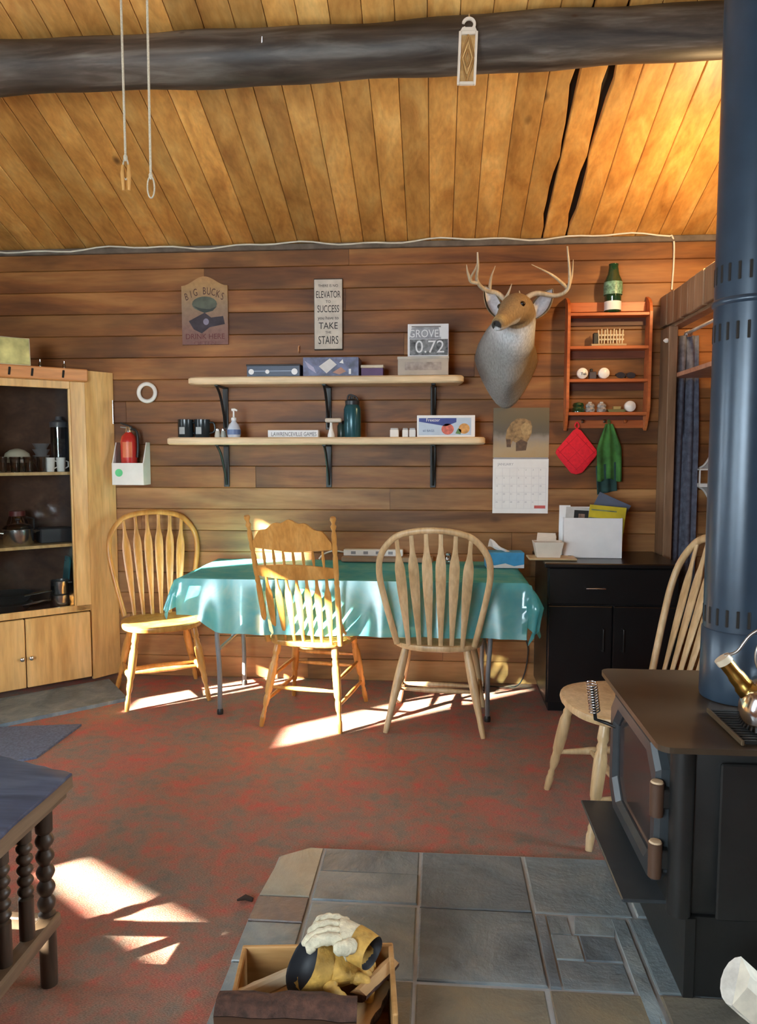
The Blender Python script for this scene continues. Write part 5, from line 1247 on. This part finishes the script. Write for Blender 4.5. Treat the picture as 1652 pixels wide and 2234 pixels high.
gm = plain('green_towel', (0.045, 0.16, 0.035), 0.95, var=0.5, nscale=10, bump=0.5); dgm = plain('dark_teal_towel', (0.02, 0.06, 0.055), 0.95, var=0.3)
root = thing('hand_towel', 'green hand towel hanging below the rack beside the pot holder', 'towel', (p.x, yh, p.z))
def tow(u_, v_):
    z = 0.175 - 0.33*v_; w = 0.022 + 0.05*min(1, v_*2.4); a_ = (u_-0.5)*2
    return (a_*w + 0.01*v_, -0.008-0.012*math.cos(a_*PI*2.5)*(0.4+0.6*v_) , z + 0.01*math.cos(a_*4)*v_)
mb = MB(); mb.grid(26, 20, tow); ob = mb.build('towel_cloth', gm, root, 70)
md = ob.modifiers.new('thick', 'SOLIDIFY'); md.thickness = 0.005
def tow2(u_, v_):
    a_ = (u_-0.5)*2; z = -0.06-0.17*v_; return (a_*0.058-0.012+0.012*v_, 0.010-0.010*math.cos(a_*PI*2), z+0.012*a_)
mb = MB(); mb.grid(22, 12, tow2); ob = mb.build('towel_border', dgm, root, 70); ob.modifiers.new('thick', 'SOLIDIFY').thickness = 0.004
MB().tube(crom([(0, -0.01, 0.17), (-0.006, -0.004, 0.185), (0.0, 0.004, 0.20), (0.006, -0.004, 0.185), (0, -0.01, 0.17)], 4), 0.003, 6).build('hanging_loop', gm, root, 50)

# ================================================================== deer mount
def deer():
    base = Vector((0.40, WY-0.004, 2.0))
    root = thing('deer_mount', 'mounted whitetail deer head with antlers on the wall', 'deer mount', base)
    # one continuous skin: shoulder at the wall -> neck -> head -> nose. rings (centre px u, v, y) with radii
    def c(u, v, y): return oy(u, v, y) - base
    #        centre                     half width, half height, ring normal pitch
    S = [(c(1105, 788, WY-0.004), 0.185, 0.195), (c(1104, 783, WY-0.05), 0.182, 0.19), (c(1104, 768, WY-0.12), 0.165, 0.165), (c(1112, 742, WY-0.19), 0.145, 0.150),
         (c(1122, 715, WY-0.25), 0.120, 0.125), (c(1130, 690, WY-0.31), 0.100, 0.108), (c(1128, 676, WY-0.37), 0.088, 0.090), (c(1122, 676, WY-0.425), 0.082, 0.080),
         (c(1113, 683, WY-0.475), 0.068, 0.066), (c(1104, 692, WY-0.52), 0.052, 0.052), (c(1096, 700, WY-0.56), 0.044, 0.044), (c(1089, 706, WY-0.595), 0.040, 0.038), (c(1084, 710, WY-0.615), 0.030, 0.028), (c(1082, 711, WY-0.622), 0.010, 0.010)]
    cen = [s[0] for s in S]
    # smooth with Catmull-Rom in 5-d
    P = [(p.x, p.y, p.z) for p in cen]; sm = crom(P, 4); rw = crom([(s[1], s[2], 0) for s in S], 4)
    n = 32; rings = []; tang = []
    for i, p in enumerate(sm):
        t = (sm[min(i+1, len(sm)-1)] - sm[max(i-1, 0)]).normalized(); f = i/(len(sm)-1)
        if f < 0.10: t = Vector((0, -1, 0))
        elif f < 0.25: t = Vector((0, -1, 0)).lerp(t, (f-0.10)/0.15).normalized()
        side = t.cross(Vector((0, 0, 1))).normalized(); up = side.cross(t)
        tang.append((t, side, up)); rg = []
        for k in range(n):
            a = 2*PI*k/n; ca_, sa = math.cos(a), math.sin(a); r1, r2 = rw[i][0], rw[i][1]
            # chest drops to a point near the wall
            drop = 1.0 + (0.45*max(0, -sa)**2 if f < 0.2 else 0.15*max(0, -sa)*(f < 0.4))
            rg.append(p + side*(r1*ca_*(1-0.18*(f < 0.25)*max(0, -sa))) + up*(r2*sa*drop))
        rings.append(rg)
    mb = MB(); mb.loft(rings); me = mb.mesh('skin', 60)
    col = me.color_attributes.new('fur', 'FLOAT_COLOR', 'POINT')
    brown, grey, white, dark, tan = (0.25, 0.165, 0.085), (0.28, 0.265, 0.25), (0.62, 0.63, 0.64), (0.03, 0.026, 0.024), (0.33, 0.225, 0.11)
    L = len(sm)
    mixc = lambda a, b, f: tuple(x+(y-x)*max(0, min(1, f)) for x, y in zip(a, b))
    for i in range(L):
        f = i/(L-1)
        for k in range(n):
            a = 2*PI*k/n; sa, ca_ = math.sin(a), math.cos(a); dn = -sa
            cc = mixc(brown, tan, (f-0.35)*2)
            if f < 0.42:                              # grey breast, pale throat patch
                left = ca_*-0.0
                cc = mixc(cc, grey, (dn*0.8+ca_*0.75+0.25)*1.6)
                th = math.exp(-((f-0.345)/0.07)**2)*max(0, min(1, (dn+0.25+0.2*ca_)*2.4)); cc = mixc(cc, white, th*1.15)
                cc = mixc(cc, (0.46, 0.44, 0.40), math.exp(-(f/0.06)**2)*max(0, dn-0.3)*1.2)
            if 0.62 < f: cc = mixc(cc, white, (dn-0.35)*3)
            if 0.80 < f < 0.93: cc = mixc(cc, (0.50, 0.36, 0.15), (sa)*0.8)
            if f > 0.935: cc = mixc(dark, white, (dn-0.55)*6)
            elif f > 0.86: cc = mixc(cc, (0.10, 0.075, 0.06), (f-0.86)*9*(1 if sa > -0.1 else 0))
            col.data[i*n+k].color = (*cc, 1)
    t = NT('deer_fur'); at = t.new('ShaderNodeAttribute'); at.attribute_name = 'fur'
    v = t.coords((1, 1, 0.35), False); f2 = t.noise(v, 120, 4)
    t.color(t.mix(at.outputs['Color'], t.ramp(f2, [(0.3, (0.65,)*3), (0.7, (1.2,)*3)]), 0.8, 'MULTIPLY')); t.b.inputs['Roughness'].default_value = 0.85
    t.bump(f2, 0.5, 0.006); me.materials.append(t.m)
    put('skin', me, root)
    fm = t.m
    # ears: cupped leaves
    ef = plain('ear_fur', (0.24, 0.17, 0.10), 0.9, var=0.3, nscale=60); ew = plain('ear_lining', (0.60, 0.58, 0.60), 0.9, var=0.15, nscale=60)
    def ear(b, tip, w, nrm):
        b, tip = Vector(b), Vector(tip); ax = tip-b; ln = ax.length; ax.normalize(); nrm = (Vector(nrm)-ax*Vector(nrm).dot(ax)).normalized(); sd = ax.cross(nrm)
        def shape(scale, off):
            def f(u_, v_):
                wd = w*scale*(math.sin(PI*min(1, 0.10+v_*0.90))**0.75 if v_ < 0.98 else 0.02)*(1.0-0.15*v_); x = (u_-0.5)*2
                return b + ax*(ln*v_*(0.97 if off else 1)) + sd*(wd*x) - nrm*(w*0.85*(1-x*x)*math.sin(PI*min(1, 0.15+v_*0.85))*scale) + nrm*off
            return f
        m1 = MB(); m1.grid(11, 14, shape(1.0, 0)); e = m1.build('ear', ef, root, 70); e.modifiers.new('thick', 'SOLIDIFY').thickness = 0.004
        m2 = MB(); m2.grid(11, 14, shape(0.82, 0.004)); m2.build('ear_lining', ew, e, 70)
    ear(c(1090, 690, WY-0.36), c(1058, 624, WY-0.40), 0.046, (0.25, -1, 0.1)); ear(c(1164, 690, WY-0.33), c(1206, 630, WY-0.36), 0.050, (-0.15, -1, 0.0))
    # eyes
    em = plain('dark_eye', (0.01, 0.008, 0.006), 0.08, coat=0.8)
    for th_ in (28, 152):
        i = 30; t_, sd_, up_ = tang[i]; th_ = math.radians(th_); q = sm[i] + sd_*(rw[i][0]*0.95*math.cos(th_)) + up_*(rw[i][1]*0.95*math.sin(th_)); o_ = MB().lathe([(0.001, -0.016), (0.009, -0.013), (0.015, -0.006), (0.0165, 0.0), (0.015, 0.006), (0.009, 0.013), (0.001, 0.016)], 16).build('eye', em, root, 60, q)
    # nostrils + mouth line
    for u, v in ((1078, 706), (1090, 709)):
        MB().lathe([(0.001, -0.007), (0.006, 0), (0.001, 0.007)], 10).build('nostril', M['ink'], root, 60, c(u, v, WY-0.625))
    # antlers
    am = wood('antler_horn', (0.34, 0.25, 0.15), (0.50, 0.40, 0.27), (0.64, 0.54, 0.40), 'Z', 2.0, 0.45, var=0.0)
    def antler(beam, tines):
        pts = crom([c(*q) for q in beam], 6); nn = len(pts); mb_ = MB(); mb_.tube(pts, [0.0155*(1-0.72*(i/(nn-1))**1.3) for i in range(nn)], 10)
        o_ = mb_.build('antler', am, root, 60)
        for tn in tines:
            q = crom([c(*x) for x in tn], 5); m_ = len(q); tm = MB(); tm.tube(q, [0.0110*(1-0.85*(i/(m_-1))) for i in range(m_)], 8); tm.build('tine', am, o_, 60)
    YA = WY-0.36
    antler([(1103, 655, YA), (1085, 640, YA-0.01), (1058, 632, YA-0.03), (1041, 612, YA-0.08), (1043, 580, YA-0.13), (1042, 550, YA-0.15)],
           [[(1045, 618, YA-0.07), (1026, 612, YA-0.10), (1038, 585, YA-0.13), (1041, 572, YA-0.14)], [(1027, 612, YA-0.10), (1021, 595, YA-0.12), (1018, 577, YA-0.13)], [(1068, 634, YA-0.02), (1072, 605, YA-0.03), (1081, 580, YA-0.02)], [(1103, 652, YA-0.005), (1110, 638, YA-0.03), (1117, 619, YA-0.05)]])
    antler([(1140, 655, YA), (1170, 640, YA-0.01), (1212, 645, YA-0.03), (1238, 632, YA-0.06), (1243, 600, YA-0.10), (1238, 537, YA-0.14)],
           [[(1240, 628, YA-0.06), (1248, 600, YA-0.09), (1251, 566, YA-0.11)], [(1238, 628, YA-0.06), (1205, 600, YA-0.12), (1160, 577, YA-0.16)], [(1141, 655, YA-0.005), (1136, 645, YA-0.03), (1133, 634, YA-0.04)]])
deer()

# ================================================================== cable along the top of the wall
pts = []
rr = random.Random(3)
for i in range(60):
    u = -180 + i*(1462+180)/59; v = 549 - (u)*(549-511)/1462 + 3.5*math.sin(u/57.0)+2.5*math.sin(u/23.0+1)
    pts.append(oy(u, v, WY-0.038))
pts += crom([oy(1466, 513, WY-0.038), oy(1471, 530, WY-0.02), oy(1470, 580, WY-0.010), oy(1466, 632, WY-0.012)], 5)
o = MB().tube(pts, 0.0052, 8).build('power_cable', plain('white_cable', (0.66, 0.62, 0.52), 0.5), None, 60)
tag(o, 'white electric cable running along the top of the plank wall', 'cable')
box = MB().bx(XL, XR, WY-0.03, WY-0.002, ZW-0.040, ZW-0.006, 0.004).build('trim_4', plain('grey_wall_plate', (0.13, 0.10, 0.075), 0.8, var=0.3)); struct(box)

# ================================================================== closet contents
cm = plain('grey_blue_curtain', (0.12, 0.13, 0.175), 0.95, var=0.35, nscale=30, bump=0.6)
root = thing('curtain', 'grey blue curtain hanging against the back of the closet', 'curtain', (1.447, 4.495, 0.0))
def cur(u_, v_):
    z = 2.10 - 1.72*v_; a_ = u_*2-1; w = 0.058 + 0.014*min(1, v_*3)
    return (a_*w - 0.012*v_ + (0.018*v_ if u_ > 0.45 else 0), 0.016*math.sin(u_*PI*5.2+0.4)*(0.5+0.5*min(1, v_*3)) + (0.012 if 0.40 < u_ < 0.50 else 0), z)
mb = MB(); mb.grid(60, 24, cur); ob = mb.build('curtain_cloth', cm, root, 80); ob.modifiers.new('thick', 'SOLIDIFY').thickness = 0.006
MB().tube([(0.0, -1.60, 2.118), (0.0, 0.04, 2.118)], 0.010, 10).build('curtain_rod', plain('pale_rod', (0.50, 0.46, 0.42), 0.4), root, 50)
for y_ in (-0.02, 0.0, 0.02): MB().tube([(0.016*math.cos(k*PI/6), y_, 2.113+0.018*math.sin(k*PI/6)) for k in range(12)], 0.003, 6, cyc=True).build('curtain_ring', M['steel'], root, 50)
o = MB().lathe([(0.012, 0), (0.014, 0.01), (0.006, 0.022), (0.001, 0.026)], 12, (0, 0, 0), Matrix.Rotation(-PI/2, 3, 'Y')).build('door_stop', M['white'], None, 50, (XC-0.031, WY-0.15, 2.06)); tag(o, 'tiny white knob on the closet post beside the curtain', 'knob')
p = oy(1470, 820, WY-0.11)
o = MB().bx(p.x, XR-0.01, 3.85, WY-0.10, p.z-0.012, p.z+0.012, 0.002).build('closet_shelf', wood('pinkish_board', (0.45, 0.20, 0.12), (0.58, 0.29, 0.18), (0.66, 0.37, 0.25), 'X', 1, 0.5)); tag(o, 'pinkish wooden shelf board inside the closet', 'shelf')
a, b = oy(1520, 1022, WY-0.05), oy(1520, 1062, WY-0.05)
root = thing('scroll_shelf', 'white scrolled wall shelf partly hidden behind the stove pipe', 'wall shelf', (a.x+0.13, WY-0.004, (a.z+b.z)/2))
wm = M['white']; h = (a.z-b.z)/2
MB().bx(-0.13, 0.13, -0.10, 0, h-0.010, h, 0.002).build('ledge', wm, root); MB().bx(-0.13, 0.13, -0.10, 0, -h, -h+0.022, 0.002).build('ledge', wm, root)
for x in (-0.127, -0.06, 0.0, 0.06, 0.127): MB().bx(x-0.004, x+0.004, -0.098, -0.090, -h+0.022, h-0.010).build('baluster', wm, root)
for sz in (1, -1):
    for sx in (-1, 1):
        MB().tube(crom([(sx*0.105, -0.012, sz*h), (sx*0.075, -0.012, sz*(h+0.02)), (sx*0.045, -0.012, sz*(h+0.07)), (sx*0.03, -0.012, sz*(h+0.12)), (0, -0.012, sz*(h+0.15))], 6), 0.006, 8, True, 1.4).build('scroll', wm, root, 50)
    MB().prism([(-0.105, sz*h), (-0.075, sz*(h+0.02)), (-0.045, sz*(h+0.07)), (-0.03, sz*(h+0.12)), (0, sz*(h+0.15)), (0.03, sz*(h+0.12)), (0.045, sz*(h+0.07)), (0.075, sz*(h+0.02)), (0.105, sz*h)], -0.006, 0.0, lambda x_, z_, d: (x_, d, z_)).build('back_plate', plain('grey_back_plate', (0.42, 0.41, 0.40), 0.5), root)

# ================================================================== things on the table and the black cabinet
tz = TZ+0.005
root = thing('tissue_box', 'blue tissue box with a white tissue on the teal table', 'tissue box', (oy(1100, 1215, 4.28).x, 4.28, tz), 0.05)
MB().box((0, 0, 0.045), (0.215, 0.11, 0.09), 0.003).build('carton', plain('cyan_card', (0.05, 0.32, 0.62), 0.5, var=0.15), root)
MB().prism([(-0.106, 0.002), (0.106, 0.002), (0.106, 0.022), (0.05, 0.012), (0.0, 0.028), (-0.06, 0.016), (-0.106, 0.024)], 0.055, 0.0556, lambda x_, z_, d: (x_, -d, z_)).build('printed_wave', M['paper'], root)
def tis(u_, v_):
    return (-0.095+0.10*u_ + 0.03*v_, 0.012*math.sin(v_*3+u_*4)-0.01, 0.088 + 0.075*(1-u_)*(0.4+0.6*math.sin(v_*PI)) + 0.004*math.sin(u_*9))
mb = MB(); mb.grid(10, 8, tis); mb.build('tissue', M['paper'], root, 70)
root = thing('power_strip', 'white power strip lying along the back of the teal table', 'power strip', (oy(815, 1200, 4.46).x, 4.46, tz+0.032))
MB().box((0, 0, 0.02), (0.36, 0.05, 0.04), 0.004).build('strip_body', M['white'], root)
for i in range(4):
    MB().box((-0.12+i*0.075, -0.0256, 0.02), (0.028, 0.001, 0.018)).build('socket', plain('grey_socket', (0.25, 0.25, 0.27), 0.5), root)
MB().tube(crom([(-0.18, 0, 0.02), (-0.24, -0.01, 0.028), (-0.30, -0.02, 0.01), (-0.33, -0.03, -0.02)], 5), 0.005, 8).build('cord', M['white'], root, 60)
root = thing('cutting_board', 'brown wooden board under the power strip on the teal table', 'board', (oy(845, 1212, 4.42).x, 4.44, tz))
MB().box((0, 0, 0.016), (0.55, 0.09, 0.03), 0.004).build('plank_body', wood('brown_board', (0.26, 0.15, 0.08), (0.38, 0.24, 0.14), (0.46, 0.31, 0.20), 'X', 1, 0.5), root)
root = thing('glass_shaker', 'small glass shaker on the back of the teal table', 'shaker', (oy(978, 1222, 4.40).x, 4.40, tz))
MB().lathe([(0.018, 0), (0.02, 0.006), (0.018, 0.045), (0.014, 0.05)], 16).build('shaker_glass', tum, root, 40)
MB().lathe([(0.016, 0.048), (0.016, 0.06), (0.008, 0.068), (0.001, 0.069)], 14).build('shaker_cap', M['steel'], root, 40)
H = 0.837
p0, p1 = oy(1231, 1195, 4.22), oy(1357, 1195, 4.22)
root = thing('magazine_box', 'white open file box full of magazines on the black cabinet', 'file box', ((p0.x+p1.x)/2, 4.31, H), -0.03)
hw = (p1.x-p0.x)/2; hgt = oy(1290, 1130, 4.22).z - H
MB().bx(-hw, hw, -0.10, -0.097, 0, hgt).build('side', M['paper'], root); MB().bx(-hw, hw, 0.097, 0.10, 0, hgt+0.05).build('side', M['paper'], root)
MB().bx(-hw, -hw+0.003, -0.097, 0.097, 0, hgt).build('side', M['paper'], root); MB().bx(hw-0.003, hw, -0.097, 0.097, 0, hgt).build('side', M['paper'], root)
MB().bx(-hw+0.003, hw-0.003, -0.097, 0.097, 0, 0.003).build('bottom', M['paper'], root)
bxx = root.location.x
def magazine(label, dx, y, w, h, rot, m, spine=None, deco=None):
    r = thing('magazine', label, 'magazine', (bxx+dx, y, H+0.006), 0, 'magazines in the file box'); r.rotation_euler = (0.05, rot, 0)
    MB().box((0, 0, h/2), (w, 0.006, h), 0.001).build('pages', M['paper'], r)
    MB().box((0, -0.0038, h/2), (w+0.002, 0.0012, h+0.001)).build('cover', m, r)
    if deco:
        for x0_, x1_, z0_, z1_, mm in deco: MB().bx(x0_, x1_, -0.0052, -0.0045, z0_, z1_).build('cover_print', mm, r)
ym = plain('yellow_cover', (0.58, 0.46, 0.03), 0.35, var=0.25, nscale=8)
gm_ = plain('green_print_mag', (0.16, 0.20, 0.12), 0.4, var=0.5, nscale=20)
magazine('yellow covered magazine at the right of the white file box', 0.055, 4.245, 0.20, 0.285, 0.09, ym, None, [(-0.09, 0.05, 0.255, 0.262, gm_), (-0.10, 0.0, 0.17, 0.215, gm_), (-0.10, -0.05, 0.10, 0.17, plain('grey_print_mag', (0.25, 0.27, 0.25), 0.4))])
magazine('pale magazine with a dark picture at the left of the file box', -0.085, 4.26, 0.15, 0.275, 0.05, plain('pale_cover', (0.55, 0.54, 0.52), 0.4), None, [(-0.03, 0.05, 0.19, 0.26, M['ink']), (-0.005, 0.03, 0.20, 0.24, plain('skin_print', (0.50, 0.30, 0.22), 0.5)), (-0.03, 0.06, 0.12, 0.185, plain('blue_grey_print', (0.22, 0.26, 0.30), 0.4))])
magazine('tall white brochure at the far left of the file box', -0.150, 4.29, 0.06, 0.285, 0.0, M['paper'])
magazine('blue grey magazine leaning at the back of the file box', 0.0, 4.35, 0.19, 0.35, 0.42, plain('slate_cover', (0.10, 0.12, 0.17), 0.35))
p0 = oy(1195, 1200, 4.14)
root = thing('wooden_board', 'thin pale wooden board under the paper cups on the black cabinet', 'board', (oy(1203, 1203, 4.16).x, 4.16, H))
MB().box((0, 0, 0.006), (0.26, 0.15, 0.011), 0.003).build('board_slab', plain('pale_board', (0.52, 0.38, 0.20), 0.5), root)
MB().lathe([(0.010, 0), (0.010, 0.0006)], 12, (0.11, 0.05, 0.0116)).build('hanging_hole', M['ink'], root)
root = thing('paper_carton', 'white paper food carton with open flaps on the pale board', 'carton', (oy(1195, 1200, 4.16).x, 4.16, H+0.0122))
fr = lambda w_, d_, z_: [(-w_, -d_, z_), (w_, -d_, z_), (w_, d_, z_), (-w_, d_, z_)]
pc = plain('cream_paper', (0.72, 0.63, 0.52), 0.8, var=0.05)
MB().loft([fr(0.062, 0.045, 0), fr(0.080, 0.058, 0.085), fr(0.077, 0.055, 0.085), fr(0.06, 0.043, 0.004)]).build('carton_body', pc, root)
MB().prism([(-0.055, 0.08), (0.055, 0.08), (0.05, 0.125), (-0.05, 0.128)], 0.050, 0.052, lambda x_, z_, d: (x_, d, z_)).build('flap', pc, root)
MB().prism([(-0.052, 0.08), (0.052, 0.10), (0.05, 0.115), (-0.05, 0.095)], 0.030, 0.032, lambda x_, z_, d: (x_, d, z_)).build('flap', pc, root)

# loose cord under the right end of the table
o = MB().tube(crom([(0.40, WY-0.01, 0.55), (0.46, WY-0.03, 0.42), (0.53, WY-0.03, 0.33), (0.56, WY-0.04, 0.20), (0.50, WY-0.06, 0.012), (0.30, WY-0.08, 0.008)], 7), 0.004, 8).build('loose_cord', M['black'], None, 60)
tag(o, 'dark electric cord hanging on the wall under the table', 'cord')

# ================================================================== pull cords and the wooden hanger
cordm = plain('cream_cord', (0.50, 0.43, 0.32), 0.9, var=0.2, nscale=200)
for (ut, ub, vb, l, wood_pull) in ((264, 274, 345, 'cream pull cord with two wooden toggles, left of the pair', True), (321, 329, 385, 'cream pull cord ending in an empty loop, right of the pair', False)):
    yc = 2.5; a = oy(ut, 0, yc); b = oy(ub, vb, yc); top = a + (a-b)*((zceil(yc)-0.003-a.z)/(a.z-b.z)); 
    root = thing('pull_cord', l, 'cord', top)
    MB().tube([(0, 0, 0), tuple(b-top)], 0.0042, 8).build('cord', cordm, root, 60)
    q = b-top
    lp = [(q.x+0.012*math.sin(2*PI*k/20)*(1 if not wood_pull else 0.8), q.y, q.z-0.035+0.035*math.cos(2*PI*k/20)) for k in range(20)]
    MB().tube(lp, 0.003, 6, cyc=True).build('loop', cordm, root, 60)
    MB().lathe([(0.003, 0.012), (0.007, 0.006), (0.007, -0.004), (0.003, -0.01)], 10, tuple(q)).build('knot', cordm, root, 50)
    if wood_pull:
        wm_ = plain('honey_toggle', (0.55, 0.28, 0.08), 0.4)
        for sx in (-1, 1): MB().tube([(q.x+sx*0.010, q.y, q.z-0.022), (q.x+sx*0.011, q.y, q.z-0.05), (q.x+sx*0.009, q.y, q.z-0.105)], [0.004, 0.008, 0.005], 10).build('toggle', wm_, root, 50)
yo = 3.065
a, b = oy(997, 186, yo), oy(1043, 68, yo)
hw = (b.x-a.x)/2*0.92; hh = (b.z-a.z)/2
root = thing('hanging_ornament', 'narrow wooden hanger with diamond cut-outs hung on the log beam', 'ornament', ((a.x+b.x)/2, yo, (a.z+b.z)/2)); root.rotation_euler = (0, 0.035, 0)
wm = plain('pale_carved_wood', (0.66, 0.56, 0.45), 0.5, var=0.06); om = plain('amber_carved_wood', (0.56, 0.33, 0.12), 0.5, var=0.2, nscale=30)
MB().bx(-hw, -hw+0.010, -0.008, 0.008, -hh, hh, 0.002).build('frame_side', wm, root); MB().bx(hw-0.010, hw, -0.008, 0.008, -hh, hh, 0.002).build('frame_side', wm, root)
MB().bx(-hw+0.010, hw-0.010, -0.008, 0.008, -hh, -hh+0.010, 0.001).build('frame_end', wm, root); MB().bx(-hw+0.010, hw-0.010, -0.008, 0.008, hh-0.012, hh, 0.001).build('frame_end', wm, root)
MB().bx(-hw+0.009, hw-0.009, 0.003, 0.006, -hh+0.008, hh-0.008).build('back_panel', om, root)
iw = hw-0.010
for s_ in (1.0, 0.68, 0.36):
    L_ = (hh-0.012)*s_; w_ = iw*min(1, s_*1.05); dk = plain('dark_amber_edge', (0.36, 0.18, 0.05), 0.5) if s_ != 0.68 else om
    for sx in (-1, 1):
        for sz in (-1, 1): MB().tube([(0, -0.001, sz*L_), (sx*w_, -0.001, 0)], 0.0035, 6).build('diamond_strip', dk, root, 50)
zc = hh+0.026
MB().loft([[(0.022*k_*math.cos(t_), y_, zc+0.022*k_*math.sin(t_)) for k_, y_ in ((1.25, -0.005), (1.25, 0.005), (0.78, 0.005), (0.78, -0.005))] for t_ in [math.radians(-160+i*320/26-12+20) for i in range(27)]]).build('hook_ring', wm, root, 50)
MB().prism([(-hw*0.9, hh-0.002), (hw*0.9, hh-0.002), (0.026, hh+0.014), (-0.024, hh+0.014)], -0.006, 0.006, lambda x_, z_, d: (x_, d, z_)).build('neck', wm, root)
MB().tube([(0, 0.03, zc+0.045), (0, 0.002, zc+0.043), (0, 0.0, zc+0.024)], 0.0025, 6).build('nail_wire', M['steel'], root, 50)
# nail on the beam
o = MB().tube([(0, 0, 0), (0.004, -0.012, 0.022)], 0.003, 6).build('bent_nail', M['steel'], None, 50, (oy(571, 96, 3.09).x, 3.088, oy(571, 96, 3.09).z)); tag(o, 'small bent nail sticking out of the log beam', 'nail')

# small lamp on top of the closet header, mostly behind the stove pipe
root = thing('small_lamp', 'small warm lamp glowing on the closet top behind the pipe', 'lamp', (1.362, 3.64, 2.2015))
MB().lathe([(0.028, 0), (0.028, 0.008), (0.012, 0.018), (0.010, 0.13)], 20).build('lamp_base', M['black'], root, 40)
bt = NT('lit_bulb'); bt.b.inputs['Base Color'].default_value = (1, 0.8, 0.5, 1); bt.b.inputs['Emission Color'].default_value = (1.0, 0.62, 0.25, 1); bt.b.inputs['Emission Strength'].default_value = 15.0
MB().lathe([(0.010, 0.13), (0.022, 0.150), (0.024, 0.172), (0.016, 0.19), (0.001, 0.197)], 18).build('bulb', bt.m, root, 40)
ld = bpy.data.lights.new('lamp_light', 'POINT'); ld.energy = 26; ld.color = (1.0, 0.66, 0.30); ld.shadow_soft_size = 0.04
lo_ = bpy.data.objects.new('lamp_light', ld); COL.objects.link(lo_); lo_.location = (1.362, 3.64, 2.45)
